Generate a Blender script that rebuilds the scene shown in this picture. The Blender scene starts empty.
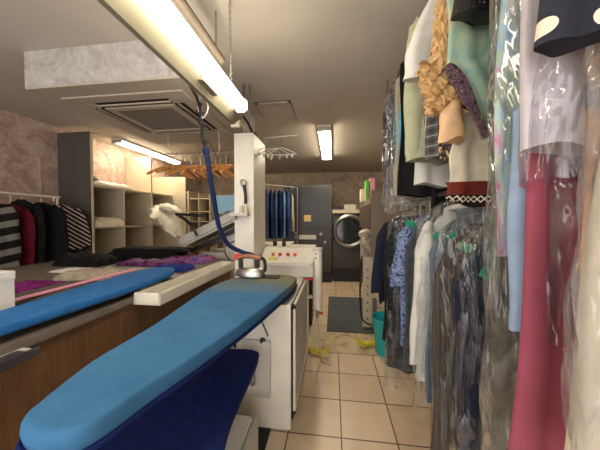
import bpy, bmesh, math, random
from mathutils import Vector, Matrix
R=math.radians; PI=math.pi
sc=bpy.context.scene; col=sc.collection
rnd=random.Random(7)

# ---------------------------------------------------------------- camera
F,YAW,PIT,CH=255.0,R(7.4),R(-1.4),1.4
cd=bpy.data.cameras.new('camera'); cam=bpy.data.objects.new('camera',cd); col.objects.link(cam)
cam.location=(0,0,CH); cam.rotation_euler=(R(90)+PIT,0,YAW)
cd.sensor_width=36; cd.lens=36*F/600; cd.clip_start=.02; sc.camera=cam
# ---------------------------------------------------------------- world, exposure
w=bpy.data.worlds.new('world'); sc.world=w; w.use_nodes=True
w.node_tree.nodes['Background'].inputs[0].default_value=(1.0,.97,.93,1)
w.node_tree.nodes['Background'].inputs[1].default_value=2.1
sc.view_settings.view_transform='Standard'; sc.view_settings.look='None'
sc.view_settings.exposure=0.9; sc.view_settings.gamma=1; sc.view_settings.use_curve_mapping=False
TUBE=12.0            # strength of every fluorescent tube
def P(px,py,**k):    # where the sight line through a point of the photograph meets a plane of the room
    a=(px-300)/F; c=(225-py)/F
    y=math.cos(PIT)-c*math.sin(PIT); z=math.sin(PIT)+c*math.cos(PIT)
    r=(a*math.cos(YAW)-y*math.sin(YAW), a*math.sin(YAW)+y*math.cos(YAW), z)
    t=(k['Z']-CH)/r[2] if 'Z' in k else (k['Y']/r[1] if 'Y' in k else k['X']/r[0])
    return Vector((r[0]*t,r[1]*t,CH+r[2]*t))

# ---------------------------------------------------------------- materials
def srgb(c): return tuple(((v/255)/12.92 if v/255<=.04045 else ((v/255+.055)/1.055)**2.4) for v in c)+(1,)
class N:
    def __init__(s,name):
        s.m=bpy.data.materials.new(name); s.m.use_nodes=True; s.t=s.m.node_tree; s.b=s.t.nodes['Principled BSDF']
        s.out=s.t.nodes['Material Output']
        s.co=s.t.nodes.new('ShaderNodeTexCoord').outputs['Object']
    def n(s,typ,**k):
        o=s.t.nodes.new('ShaderNode'+typ)
        for a,v in k.items(): setattr(o,a,v)
        return o
    def l(s,a,b): s.t.links.new(a,b)
    def noise(s,scale,detail=4,rough=.5,co=None,dist=0):
        o=s.n('TexNoise'); o.inputs['Scale'].default_value=scale; o.inputs['Detail'].default_value=detail
        o.inputs['Roughness'].default_value=rough; o.inputs['Distortion'].default_value=dist; s.l(co or s.co,o.inputs['Vector']); return o.outputs['Fac']
    def voro(s,scale,feature='F1',out='Distance',co=None):
        o=s.n('TexVoronoi',feature=feature); o.inputs['Scale'].default_value=scale; s.l(co or s.co,o.inputs['Vector']); return o.outputs[out]
    def mapping(s,scale=(1,1,1),rot=(0,0,0),loc=(0,0,0)):
        o=s.n('Mapping'); o.inputs['Scale'].default_value=scale; o.inputs['Rotation'].default_value=rot; o.inputs['Location'].default_value=loc
        s.l(s.co,o.inputs['Vector']); return o.outputs[0]
    def ramp(s,fac,stops,const=False):
        o=s.n('ValToRGB'); e=o.color_ramp.elements
        if const: o.color_ramp.interpolation='CONSTANT'
        while len(e)<len(stops): e.new(.5)
        for q,(p,c) in zip(e,stops): q.position=p; q.color=c if len(c)==4 else srgb(c)
        s.l(fac,o.inputs[0]); return o.outputs[0]
    def math(s,op,a,b=None,c=None):
        o=s.n('Math',operation=op)
        for i,v in enumerate((a,b,c)):
            if v is None: continue
            if isinstance(v,(int,float)): o.inputs[i].default_value=v
            else: s.l(v,o.inputs[i])
        return o.outputs[0]
    def mix(s,fac,a,b):
        o=s.n('Mix',data_type='RGBA')
        for i,v in ((0,fac),(6,a),(7,b)):
            if isinstance(v,(int,float)): o.inputs[i].default_value=v
            elif isinstance(v,tuple): o.inputs[i].default_value=v if len(v)==4 else srgb(v)
            else: s.l(v,o.inputs[i])
        return o.outputs[2]
    def xyz(s,co=None):
        o=s.n('SeparateXYZ'); s.l(co or s.co,o.inputs[0]); return o.outputs
    def bump(s,h,strength=.3,dist=.01):
        o=s.n('Bump'); o.inputs['Strength'].default_value=strength; o.inputs['Distance'].default_value=dist; s.l(h,o.inputs['Height']); s.l(o.outputs[0],s.b.inputs['Normal'])
    def base(s,c):
        if isinstance(c,tuple): s.b.inputs['Base Color'].default_value=c if len(c)==4 else srgb(c)
        else: s.l(c,s.b.inputs['Base Color'])
    def set(s,rough=.5,metal=0,spec=.5):
        s.b.inputs['Roughness'].default_value=rough; s.b.inputs['Metallic'].default_value=metal; s.b.inputs['Specular IOR Level'].default_value=spec
        return s
def plain(name,c,rough=.5,metal=0,var=.06,scale=14,spec=.5,bump=.0):
    m=N(name); a=tuple(min(255,v*(1+var)) for v in c); b=tuple(v*(1-var) for v in c)
    f=m.noise(scale,3); m.base(m.ramp(f,[(.3,b),(.7,a)])); m.set(rough,metal,spec)
    if bump: m.bump(f,bump,.01)
    return m.m
def fabric(name,c,var=.12,rough=.85,scale=25,sheen=.0,spec=.2):
    m=N(name); a=tuple(min(255,v*(1+var)) for v in c); b=tuple(v*(1-var) for v in c)
    f=m.noise(scale,4); m.base(m.ramp(f,[(.3,b),(.7,a)])); m.set(rough,0,spec)
    m.bump(m.noise(350,2),.25,.002); return m.m
def emis(name,c,s):
    m=N(name); m.b.inputs['Emission Color'].default_value=srgb(c); m.b.inputs['Emission Strength'].default_value=s; m.base(c); return m.m
def stripes(name,c1,c2,period,duty=.5,axis=2,rot=0,rough=.85):
    m=N(name); co=m.mapping(rot=(0,rot,0)); v=m.xyz(co)[axis]
    fr=m.math('FRACT',m.math('DIVIDE',v,period)); f=m.math('GREATER_THAN',fr,duty)
    m.base(m.mix(f,c1,c2)); m.set(rough,0,.2); m.bump(m.noise(300,2),.2,.002); return m.m
def plaid(name,c0,c1,c2,period):
    m=N(name); o=m.xyz(); fx=m.math('FRACT',m.math('DIVIDE',o[0],period)); fz=m.math('FRACT',m.math('DIVIDE',o[2],period))
    a=m.math('ADD',m.math('MULTIPLY',m.math('GREATER_THAN',fx,.6),.5),m.math('MULTIPLY',m.math('GREATER_THAN',fz,.6),.5))
    c=m.mix(a,c0,c1)
    g=m.math('MAXIMUM',m.math('COMPARE',fx,.3,.035),m.math('COMPARE',fz,.3,.035))
    m.base(m.mix(g,c,c2)); m.set(.85,0,.2); return m.m
def blotches(name,stops,scale=6,scale2=None,rough=.5,const=False,dist=1.5,stretch=(1,1,1)):
    m=N(name); co=m.mapping(scale=stretch); f=m.noise(scale,5,.6,co=co,dist=dist); m.base(m.ramp(f,stops,const)); m.set(rough,0,.4); return m.m

M={}
def mottled(name,c1,c2,c3,scale=3.2,bump=.25):
    m=N(name); f=m.noise(scale,8,.68,dist=1.2); f2=m.noise(scale*6,5,.6)
    k=m.math('ADD',m.math('MULTIPLY',f,.7),m.math('MULTIPLY',f2,.3))
    m.base(m.ramp(k,[(.36,c1),(.5,c2),(.64,c3)])); m.set(.8,0,.25); m.bump(k,bump,.01); return m.m
M['wallpaper']=mottled('mottled_pink_wallpaper',(150,122,108),(186,160,146),(208,186,172))
M['wall_back']=mottled('mottled_taupe_wallpaper',(156,136,116),(186,166,144),(204,186,164),2.4)
M['ceiling']=plain('ceiling_paint',(190,180,168),.9,0,.02,3)
M['soffit']=mottled('worn_plaster',(150,144,142),(176,171,168),(196,192,188),4,.15)
M['white']=plain('white_painted_metal',(226,220,205),.4,0,.03,5)
M['cream']=plain('cream_laminate',(205,192,166),.5,0,.03,4)
M['greywhite']=plain('light_grey_plastic',(196,192,184),.45,0,.04,6)
M['dark_panel']=plain('dark_grey_laminate',(86,82,76),.55,0,.05,5)
M['taupe']=plain('taupe_laminate',(134,120,104),.6,0,.05,4)
M['brown']=plain('brown_laminate',(86,68,54),.6,0,.08,6)
M['black']=plain('black_plastic',(22,22,24),.45,0,.1,10)
M['machine']=plain('anthracite_painted_metal',(62,60,58),.4,0,.06,5)
M['chrome']=plain('chrome',(190,188,184),.38,1,.02,5)
M['steel']=plain('brushed_steel',(165,162,158),.35,1,.05,40)
M['rubber']=plain('black_rubber',(24,23,23),.75)
M['wood_light']=plain('varnished_wood_hanger',(205,142,80),.4,0,.15,30)
M['grille']=plain('dark_grille',(118,108,96),.7,0,.05,60)
M['slot']=plain('black_slot',(18,16,15),.8)
M['cassette']=plain('ivory_plastic_cassette',(178,166,148),.5,0,.02,4)
M['paper']=plain('white_paper',(232,228,222),.7,0,.03,8)
M['green_tag']=plain('green_ticket',(24,150,110),.6,0,.08,60)
M['teal']=plain('turquoise_plastic',(30,170,175),.4,0,.05,6)
M['yellow']=plain('yellow_plastic',(208,190,40),.5,0,.1,20)
M['orange']=plain('orange_plastic',(232,96,34),.45)
M['red']=plain('red_plastic',(196,44,36),.45)
M['navy_hose']=fabric('navy_hose_sleeve',(26,40,78),.12,.7)
M['blue']=None
def board_blue():
    m=N('blue_board_cloth'); f=m.noise(7,5,.6); c=m.ramp(f,[(.3,(52,100,142)),(.7,(64,116,158))])
    y=m.xyz(); d=m.math('MULTIPLY',m.noise(5,4),m.math('SMOOTH_MIN',m.math('MAXIMUM',m.math('SUBTRACT',y[1],.22),0),.5,.1))
    c=m.mix(m.math('MINIMUM',m.math('MULTIPLY',d,4.5),.85),c,(132,124,84)); m.base(c); m.set(.85,0,.2); m.bump(m.noise(160,2),.25,.003); return m.m
M['board']=board_blue()
M['sleeve_blue']=fabric('blue_sleeve_board_cloth',(44,106,170),.08)
M['navy_cloth']=fabric('dark_blue_tray_cloth',(17,32,84),.15)
def woodfront():
    m=N('brown_wood_veneer'); co=m.mapping(scale=(1,1.2,7)); co2=m.mapping(scale=(1,6,1.1))
    f=m.noise(3,6,.6,co=co2,dist=.8); m.base(m.ramp(f,[(.3,(84,58,36)),(.55,(104,74,46)),(.75,(116,84,54))])); m.set(.5,0,.4); return m.m
M['veneer']=woodfront()
M['counter']=plain('grey_brown_worktop',(112,102,94),.45,0,.08,12)
def tiles():
    m=N('beige_floor_tiles'); o=m.xyz(); S=.345
    ax=m.math('DIVIDE',m.math('SUBTRACT',o[0],.057),S); ay=m.math('DIVIDE',m.math('SUBTRACT',o[1],1.616),S)
    def near(a):
        f=m.math('FRACT',m.math('ADD',a,100.5)); return m.math('ABSOLUTE',m.math('SUBTRACT',f,.5))
    g=m.math('LESS_THAN',m.math('MINIMUM',near(ax),near(ay)),.013)
    cell=m.n('TexWhiteNoise'); cv=m.n('CombineXYZ'); m.l(m.math('FLOOR',m.math('ADD',ax,100)),cv.inputs[0]); m.l(m.math('FLOOR',m.math('ADD',ay,100)),cv.inputs[1]); m.l(cv.outputs[0],cell.inputs['Vector'])
    f=m.noise(9,6,.65); k=m.math('ADD',m.math('MULTIPLY',f,.7),m.math('MULTIPLY',cell.outputs['Value'],.3))
    c=m.ramp(k,[(.2,(198,172,142)),(.55,(214,190,160)),(.85,(222,200,172))])
    m.base(m.mix(g,c,(92,72,58))); m.set(.35,0,.4); m.bump(m.math('SUBTRACT',1,g),.3,.004); return m.m
M['tiles']=tiles()
M['mat']=blotches('dark_grey_floor_mat',[(.35,(74,78,80)),(.65,(88,92,94))],12,rough=.95)
M['worn']=blotches('worn_beige_threshold',[(.3,(150,130,98)),(.5,(192,172,136)),(.7,(206,190,156))],4,rough=.7)
def plastic(name,haze=.07,wr=.55,scale=9):
    m=N(name); t=m.t; t.nodes.remove(m.b)
    tr=m.n('BsdfTransparent'); tr.inputs[0].default_value=(.97,.97,.97,1)
    gl=m.n('BsdfGlossy'); gl.inputs['Roughness'].default_value=.07; gl.inputs[0].default_value=(.95,.95,.95,1)
    df=m.n('BsdfDiffuse'); df.inputs[0].default_value=(.85,.85,.86,1)
    co=m.mapping(scale=(1,1,.3)); f=m.noise(scale,3,.5,co=co,dist=.8); v=m.voro(scale*1.5,'DISTANCE_TO_EDGE',co=co)
    ridge=m.math('ABSOLUTE',m.math('SUBTRACT',f,.5)); ridge=m.math('SUBTRACT',1,m.math('MINIMUM',m.math('MULTIPLY',ridge,9),1))
    h=m.math('ADD',m.math('MULTIPLY',ridge,.6),m.math('MULTIPLY',f,1.6))
    bp=m.n('Bump'); bp.inputs['Strength'].default_value=wr; bp.inputs['Distance'].default_value=.03; m.l(h,bp.inputs['Height'])
    m.l(bp.outputs[0],gl.inputs['Normal']); m.l(bp.outputs[0],df.inputs['Normal'])
    lw=m.n('LayerWeight'); lw.inputs[0].default_value=.35; m.l(bp.outputs[0],lw.inputs['Normal'])
    a=m.n('MixShader'); m.l(df.outputs[0],a.inputs[2]); m.l(tr.outputs[0],a.inputs[1])
    k=m.math('ADD',m.math('MULTIPLY',m.math('POWER',ridge,2),.10),haze); m.l(k,a.inputs[0])
    b=m.n('MixShader'); m.l(a.outputs[0],b.inputs[1]); m.l(gl.outputs[0],b.inputs[2])
    m.l(m.math('MULTIPLY_ADD',lw.outputs['Fresnel'],.6,.02),b.inputs[0])
    m.l(b.outputs[0],m.out.inputs['Surface']); return m.m
M['plastic']=plastic('clear_garment_film',.01,.75,10); M['plastic_hazy']=plastic('milky_garment_film',.10,.5,10)

# ---------------------------------------------------------------- geometry helpers
def smooth(me,angle=40):
    for p in me.polygons: p.use_smooth=True
    try: me.set_sharp_from_angle(angle=R(angle))
    except Exception: pass
def obj(name,bm,mat,parent=None,sm=True,off=None,angle=40):
    me=bpy.data.meshes.new(name); bmesh.ops.recalc_face_normals(bm,faces=bm.faces[:])
    if off is not None: bmesh.ops.translate(bm,vec=-Vector(off),verts=bm.verts[:])
    elif parent is not None: bmesh.ops.translate(bm,vec=-world(parent),verts=bm.verts[:])
    bm.to_mesh(me); bm.free()
    for mm in (mat if isinstance(mat,(list,tuple)) else [mat]): me.materials.append(mm)
    if sm: smooth(me,angle)
    o=bpy.data.objects.new(name,me); col.objects.link(o)
    if off is not None: o.location=off
    if parent is not None: o.parent=parent
    return o
def world(o):
    v=Vector((0,0,0))
    while o: v+=o.location; o=o.parent
    return v
def thing(name,label,cat,loc=(0,0,0),group=None):
    o=bpy.data.objects.new(name,None); o.empty_display_size=.05; col.objects.link(o); o.location=loc
    o['label']=label; o['category']=cat
    if group: o['group']=group
    return o
def tag(o,label,cat,group=None,kind=None):
    o['label']=label; o['category']=cat
    if group: o['group']=group
    if kind: o['kind']=kind
    return o
def solo(name,bm,mat,label,cat,group=None,off=None,**k):
    if off is None:
        vs=[v.co for v in bm.verts]; off=(sum(v.x for v in vs)/len(vs),sum(v.y for v in vs)/len(vs),min(v.z for v in vs))
    return tag(obj(name,bm,mat,off=off,**k),label,cat,group)
def struct(name,bm,mat,parent=None,**k):
    o=obj(name,bm,mat,parent,**k)
    if parent is None: o['kind']='structure'
    return o
def box(bm,x0,x1,y0,y1,z0,z1,bev=0,rot=None,mi=0):
    t=bmesh.new(); bmesh.ops.create_cube(t,size=1)
    sx,sy,sz=abs(x1-x0),abs(y1-y0),abs(z1-z0)
    bmesh.ops.scale(t,vec=(sx,sy,sz),verts=t.verts)
    if bev: bmesh.ops.bevel(t,geom=t.edges[:],offset=min(bev,.45*min(sx,sy,sz)),segments=2,affect='EDGES')
    if rot: bmesh.ops.rotate(t,cent=(0,0,0),matrix=rot,verts=t.verts)
    bmesh.ops.translate(t,vec=((x0+x1)/2,(y0+y1)/2,(z0+z1)/2),verts=t.verts)
    for f in t.faces: f.material_index=mi
    me=bpy.data.meshes.new('t'); t.to_mesh(me); bm.from_mesh(me); bpy.data.meshes.remove(me); t.free(); return bm
def B(*a,**k): return box(bmesh.new(),*a,**k)
def loft(bm,rings,cap0=True,cap1=True,closed=True):
    vs=[[bm.verts.new(p) for p in r] for r in rings]; n=len(vs[0])
    for a,b in zip(vs,vs[1:]):
        for i in range(n if closed else n-1):
            j=(i+1)%n
            try: bm.faces.new((a[i],a[j],b[j],b[i]))
            except ValueError: pass
    if cap0: bm.faces.new(vs[0])
    if cap1: bm.faces.new(vs[-1][::-1])
    return bm
def cat_rom(pts,sub=6):
    pts=[Vector(p) for p in pts]
    if len(pts)<3: return pts
    out=[]; q=[pts[0]]+pts+[pts[-1]]
    for i in range(1,len(q)-2):
        for k in range(sub):
            t=k/sub; a,b,c,d=q[i-1],q[i],q[i+1],q[i+2]
            out.append(.5*((2*b)+(c-a)*t+(2*a-5*b+4*c-d)*t*t+(3*b-a-3*c+d)*t**3))
    out.append(pts[-1]); return out
def tube(bm,pts,r,n=10,smoothp=True,r2=None):
    pts=cat_rom(pts) if smoothp and len(pts)>2 else [Vector(p) for p in pts]
    rings=[]; up=Vector((.13,.21,.97)).normalized(); m=len(pts)
    for i,p in enumerate(pts):
        d=(pts[min(i+1,m-1)]-pts[max(i-1,0)]).normalized()
        if i==0:
            u=d.cross(up); u=u if u.length>1e-3 else d.cross(Vector((1,0,0))); u.normalize()
        else: u=(u-d*u.dot(d)).normalized()
        v=d.cross(u); rr=r if r2 is None else r+(r2-r)*i/(m-1)
        rings.append([p+u*math.cos(2*PI*k/n)*rr+v*math.sin(2*PI*k/n)*rr for k in range(n)])
    return loft(bm,rings)
def T(pts,r,**k): return tube(bmesh.new(),pts,r,**k)
def cyl(bm,c,axis,r,h,n=24,r2=None):
    c=Vector(c); a=Vector(axis).normalized(); return tube(bm,[c-a*h/2,c+a*h/2],r,n,False,r2)
def torus(bm,c,axis,Rr,r,n=32,a0=0,a1=2*PI):
    a=Vector(axis).normalized(); u=a.orthogonal().normalized(); v=a.cross(u); c=Vector(c)
    rings=[]; full=abs(a1-a0-2*PI)<1e-3; steps=n if full else n+1
    for i in range(steps):
        t=a0+(a1-a0)*i/n; d=u*math.cos(t)+v*math.sin(t)
        rings.append([c+d*(Rr+r*math.cos(2*PI*k/8))+a*r*math.sin(2*PI*k/8) for k in range(8)])
    if full: rings.append([Vector(p) for p in rings[0]]); loft(bm,rings,False,False); bmesh.ops.remove_doubles(bm,verts=bm.verts[:],dist=1e-6)
    else: loft(bm,rings)
    return bm
def slab(pts,z0,z1,bev=.01,crown=0):
    """a flat padded shape from its plan outline"""
    bm=bmesh.new(); n=len(pts); cx=sum(p[0] for p in pts)/n; cy=sum(p[1] for p in pts)/n
    def ring(z,s): return [(cx+(p[0]-cx)*s,cy+(p[1]-cy)*s,z) for p in pts]
    h=z1-z0; rs=[ring(z0,.97),ring(z0+h*.12,.992),ring(z0+h*.5,1.0),ring(z0+h*.8,.996),ring(z0+h*.96,.985),ring(z1,.965),ring(z1+crown*.6,.7),ring(z1+crown,.3)]
    return loft(bm,rs)
def spline2(pts,sub=8):
    q=[Vector((p[0],p[1],0)) for p in pts]; n=len(q); out=[]
    for i in range(n):
        a,b,c,d=q[i-1],q[i],q[(i+1)%n],q[(i+2)%n]
        for k in range(sub):
            t=k/sub; v=.5*((2*b)+(c-a)*t+(2*a-5*b+4*c-d)*t*t+(3*b-a-3*c+d)*t**3); out.append((v.x,v.y))
    return out
def copy_tree(o,parent=None):
    c=o.copy(); col.objects.link(c)
    if parent: c.parent=parent
    for ch in list(o.children): copy_tree(ch,c)
    return c
def vnoise(x,y,z,s): # cheap smooth noise
    from mathutils import noise
    return noise.noise(Vector((x*s,y*s,z*s)))

# ================================================================ SETTING
XL,XR,YB,YF,ZC=-3.9,1.35,7.25,-1.6,2.7
struct('floor',B(XL-.1,XR+.1,YF-.1,YB+.1,-.1,0),M['tiles'],sm=False)
struct('ceiling',B(XL-.1,XR+.1,YF-.1,YB+.1,ZC,ZC+.1),M['ceiling'],sm=False)
struct('wall_left',B(XL-.1,XL,YF-.1,YB+.1,0,ZC),M['wallpaper'],sm=False)
struct('wall_right',B(XR,XR+.1,YF-.1,YB+.1,0,ZC),M['wall_back'],sm=False)
struct('wall_back',B(XL,XR,YB,YB+.1,0,ZC),M['wall_back'],sm=False)
bm=bmesh.new(); box(bm,XL,-3.4,YF-.1,YF,0,ZC); box(bm,1.15,XR,YF-.1,YF,0,ZC); box(bm,-3.4,1.15,YF-.1,YF,2.5,ZC); box(bm,-3.4,1.15,YF-.1,YF,0,.35)
struct('wall_front',bm,M['wall_back'],sm=False)
# shallow recessed hatch outlined on the left wall
bm=bmesh.new(); a=P(0,154,X=XL); b=P(39,163,X=XL); zt=2.22
for (y0,y1,z0,z1) in ((1.6,b.y,zt,zt+.012),(b.y,b.y+.012,1.0,zt+.012)): box(bm,XL,XL+.012,y0,y1+.012,z0,z1+.012)
struct('trim_1',bm,M['wallpaper'],sm=False)
# soffit with worn plaster face
struct('trim_2',B(-2.385,-1.0,1.72,3.2,2.42,ZC-.002),[M['soffit']],sm=False)
struct('trim_3',B(-2.385,-1.0,1.722,3.2,2.408,2.42),M['cassette'],sm=False)
struct('trim_4',B(-.87,-.47,2.79,3.36,ZC-.012,ZC-.001,bev=.004),M['ceiling'])
bm=bmesh.new()
for (x0,x1,y0,y1) in ((-.87,-.47,2.79,2.82),(-.87,-.47,3.33,3.36),(-.87,-.84,2.79,3.36),(-.50,-.47,2.79,3.36)): box(bm,x0,x1,y0,y1,ZC-.026,ZC-.001,bev=.004)
struct('trim_5',bm,M['cassette'])
struct('trim_6',B(-.22,.56,2.66,3.13,0,.006),M['worn'],sm=False)

# ---------------------------------------------------------------- air conditioner cassette
ac=thing('air_conditioner','square ceiling cassette air conditioner with dark centre grille in the lowered plaster soffit','air conditioner',(-1.7,2.4,2.40))
x0,x1,y0,y1=-2.25,-1.17,1.87,2.92; z=2.408
def frame4(x0,x1,y0,y1,wd,za,zb,bev=.004):
    bm=bmesh.new()
    for a in ((x0,x1,y0,y0+wd),(x0,x1,y1-wd,y1),(x0,x0+wd,y0+wd,y1-wd),(x1-wd,x1,y0+wd,y1-wd)): box(bm,*a,za,zb,bev=bev)
    return bm
obj('frame',frame4(x0,x1,y0,y1,.105,z-.014,z-.0005),M['cassette'],ac)
for i,a in enumerate(((x0+.2,x1-.2,y0+.108,y0+.198),(x0+.2,x1-.2,y1-.198,y1-.108),(x0+.108,x0+.198,y0+.2,y1-.2),(x1-.198,x1-.108,y0+.2,y1-.2))):
    s_=obj('air_slot',B(*a,z-.010,z-.001),M['slot'],ac)
    if i<2: f=B(a[0],a[1],(a[2]+a[3])/2-.006,(a[2]+a[3])/2+.006,z-.022,z-.0105)
    else: f=B((a[0]+a[1])/2-.006,(a[0]+a[1])/2+.006,a[2],a[3],z-.022,z-.0105)
    obj('vane',f,M['cassette'],s_)
for (xa_,ya_) in ((x0+.108,y0+.108),(x1-.198,y0+.108),(x0+.108,y1-.198),(x1-.198,y1-.198)): obj('corner_plate',B(xa_,xa_+.09,ya_,ya_+.09,z-.013,z-.0005,bev=.003),M['cassette'],ac)
gx0,gx1,gy0,gy1=x0+.205,x1-.205,y0+.205,y1-.205
bm=bmesh.new(); box(bm,gx0+.06,gx1-.06,gy0+.06,gy1-.06,z-.010,z-.001)
for i in range(34):
    yy=gy0+.07+(gy1-gy0-.14)*i/33; box(bm,gx0+.06,gx1-.06,yy-.003,yy+.003,z-.015,z-.010)
obj('grille',bm,M['grille'],ac,sm=False)
obj('grille_frame',frame4(gx0,gx1,gy0,gy1,.06,z-.022,z-.001),M['cassette'],ac)

# ---------------------------------------------------------------- lamps
M['tube']=emis('lit_fluorescent_diffuser',(255,244,222),TUBE); M['tube2']=emis('lit_ceiling_diffuser',(255,240,212),TUBE*1.7)
def batten(label,x0,x1,y0,y1,ztop,h,group='fluorescent battens on the ceiling'):
    t=thing('fluorescent_lamp',label,'ceiling lamp',((x0+x1)/2,(y0+y1)/2,ztop-h),group)
    obj('housing',B(x0,x1,y0,y1,ztop-h*.45,ztop,bev=.008),M['white'],t)
    bm=bmesh.new(); cx=(x0+x1)/2; hw=(x1-x0)/2*.86; n=10; rings=[]
    for yy in (y0+.03,y1-.03):
        rings.append([(cx+hw*math.cos(PI*k/n),yy,ztop-h*.45-h*.55*math.sin(PI*k/n)) for k in range(n+1)])
    loft(bm,rings); obj('diffuser',bm,M['tube2'],t)
    for yy in (y0,y1-.03): obj('end_cap',B(x0,x1,yy,yy+.03,ztop-h,ztop-h*.4,bev=.008),M['greywhite'],t)
    return t
batten('lit fluorescent ceiling lamp over the aisle near the back machines',-.23,-.03,3.55,5.3,ZC-.001,.09)
batten('lit fluorescent ceiling lamp above the shelving along the pink wall',-3.56,-3.38,3.72,5.35,ZC-.001,.08)
# suspended lamp over the ironing table
zl=2.2
t=thing('suspended_fluorescent_lamp','long bright fluorescent tube lamp hung on chains above the ironing table','lamp',(-.687,.9,zl))
bm=bmesh.new(); n=12; r=.046; cx=-.687
loft(bm,[[(cx+r*math.cos(2*PI*k/n),yy,zl+.045+r*math.sin(2*PI*k/n)) for k in range(n)] for yy in (-.1,.9,1.86)])
obj('tube_diffuser',bm,M['tube'],t)
for yy in (-.13,1.85): obj('end_cap',B(cx-.046,cx+.046,yy,yy+.03,zl,zl+.1,bev=.015),M['greywhite'],t)
obj('housing',B(cx-.02,cx+.015,-.1,1.86,zl+.088,zl+.11,bev=.004),M['greywhite'],t)
e_=P(229.5,-3,Z=ZC-.002); f_=P(231,84,Z=zl+.115)
for (a_,b_) in ((f_,e_),(Vector((cx,.1,zl+.11)),Vector((cx,-.05,ZC-.002)))):
    bm=bmesh.new(); n_=int((b_-a_).length/.0155)
    for k in range(n_): torus(bm,a_.lerp(b_,(k+.5)/n_),(1,0,0) if k%2 else (0,1,0),.009,.0024,8)
    tube(bm,[a_,b_],.0018,6,False)
    c=obj('suspension_chain',bm,M['steel'],t)
    obj('hook',T([a_+Vector((.014*math.cos(q_*.7),.014*math.sin(q_*.7),.01+q_*.003)) for q_ in range(22)],.003,n=6),M['steel'],c)
    obj('clip',tube(bmesh.new(),[a_,Vector((cx,a_.y+.01,zl+.10))],.003,6,False),M['steel'],c)
q=P(219,60,Z=2.45); cx=-.735
bm=T([(cx,-.2,2.45),(cx,q.y,2.45)],.026,n=12,smoothp=False)
for yy in (.2,q.y-.08): tube(bm,[(cx,yy,2.45),(cx,yy,ZC-.002)],.006,8,False)
solo('conduit',bm,M['taupe'],'round grey brown conduit running beside the bright hanging tube lamp','pipe')
# hose rail
rail=thing('hose_rail','cream metal channel rail beside the hanging tube lamp carrying the iron hose','rail',(-.78,.9,zl))
xa,xb=-.84,-.745
pr=[(xa,zl-.02),(xa+.03,zl-.024),(-.745,zl+.03),(-.742,zl+.04),(xa+.026,zl-.014),(xa+.006,zl-.012),(xa+.006,zl+.05),(xa,zl+.05)]
obj('channel',loft(bmesh.new(),[[(x_,y_,z_) for x_,z_ in pr] for y_ in (-.2,2.05)]),plain('cream_channel_paint',(138,132,112),.6,0,.03,5,spec=.1),rail,sm=False)
obj('end_bracket',B(xa,xa+.075,2.03,2.06,zl-.045,zl+.05,bev=.003),M['cream'],rail)
obj('mounting_bracket',B(-.79,-.742,1.40,1.60,zl+.0,zl+.05,bev=.004),M['taupe'],rail)
for yy in (.95,1.25,1.3): obj('screw',cyl(bmesh.new(),(-.775,yy,zl+.022),(.55,0,-.83),.006,.006,10),M['steel'],rail)
obj('rail_post',T([(-.8,1.9,zl+.03),(-.8,2.36,zl+.03)],.012,smoothp=False),M['cream'],rail)

# ---------------------------------------------------------------- white column
X0,X1,Y0,Y1=-.925,-.736,2.31,2.72
co=thing('equipment_column','tall white square column behind the ironing table with a small tool shelf','column',(-.83,2.5,0))
obj('body',B(X0,X1,Y0,Y1,0,2.2,bev=.006),M['white'],co)
obj('bracket',B(X0+.0,X0+.16,2.2,2.31,1.425,1.45,bev=.004),M['greywhite'],co)
obj('bracket',B(X0+.02,X0+.03,2.24,2.31,1.39,1.43),M['greywhite'],co)
s=obj('mast',T([(-.86,2.4,2.2),(-.86,2.4,ZC-.002)],.012,smoothp=False),M['steel'],co)
obj('mast',T([(-.81,2.42,2.2),(-.81,2.42,ZC-.002)],.008,smoothp=False),M['steel'],co)
bm=bmesh.new(); box(bm,-.80,-.72,2.36,2.44,2.2,2.225,bev=.008); tube(bm,[(-.77,2.4,2.22),(-.80,2.36,2.3),(-.83,2.3,2.35)],.012,8)
obj('hose_clamp',bm,M['black'],co)
t=thing('steam_brush','black handled tool hanging from a ring on the white column','tool',(-.81,2.27,1.5))
obj('ring',torus(bmesh.new(),(-.825,2.285,1.735),(0,1,.2),.028,.007,20),M['steel'],t)
obj('handle',T([(-.815,2.27,1.71),(-.80,2.265,1.62),(-.80,2.265,1.54)],.014),M['black'],t)
t=thing('spray_bottle','two small cream spray cups standing on the column shelf','bottle',(-.80,2.25,1.45))
for dx in (-.03,.02): obj('cup',cyl(bmesh.new(),(-.81+dx,2.26,1.451+.035),(0,0,1),.022,.07,16,r2=.014),M['cream'],t)

# iron hose
def hosepts(l): return [P(px,py,Y=y) for px,py,y in l]
t=thing('iron_hose','blue sleeved steam hose running from the overhead rail to the iron','hose',(-.8,1.9,1.2))
obj('cable_bundle',T(hosepts([(186,72,1.62),(190,85,1.62),(197,98,1.64),(201,115,1.66),(203,140,1.7),(207,152,1.7)]),.011),M['rubber'],t)
bm=bmesh.new(); c=hosepts([(199,105,1.65),(202,125,1.67),(206,155,1.7)])
pp=cat_rom(c,14); tube(bm,[p+Vector((.014*math.cos(i*.9),0,.014*math.sin(i*.9)))+Vector((.012*math.sin(i*.9),0,0)) for i,p in enumerate(pp)],.006,8)
obj('spiral_wrap',bm,M['rubber'],t)
bm=bmesh.new(); pp=cat_rom(hosepts([(204,95,1.64),(208,108,1.65),(203,118,1.66),(198,108,1.65),(201,96,1.64),(206,88,1.63),(200,78,1.62)]),10); tube(bm,pp,.004,6)
obj('looped_wire',bm,M['greywhite'],t)
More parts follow.
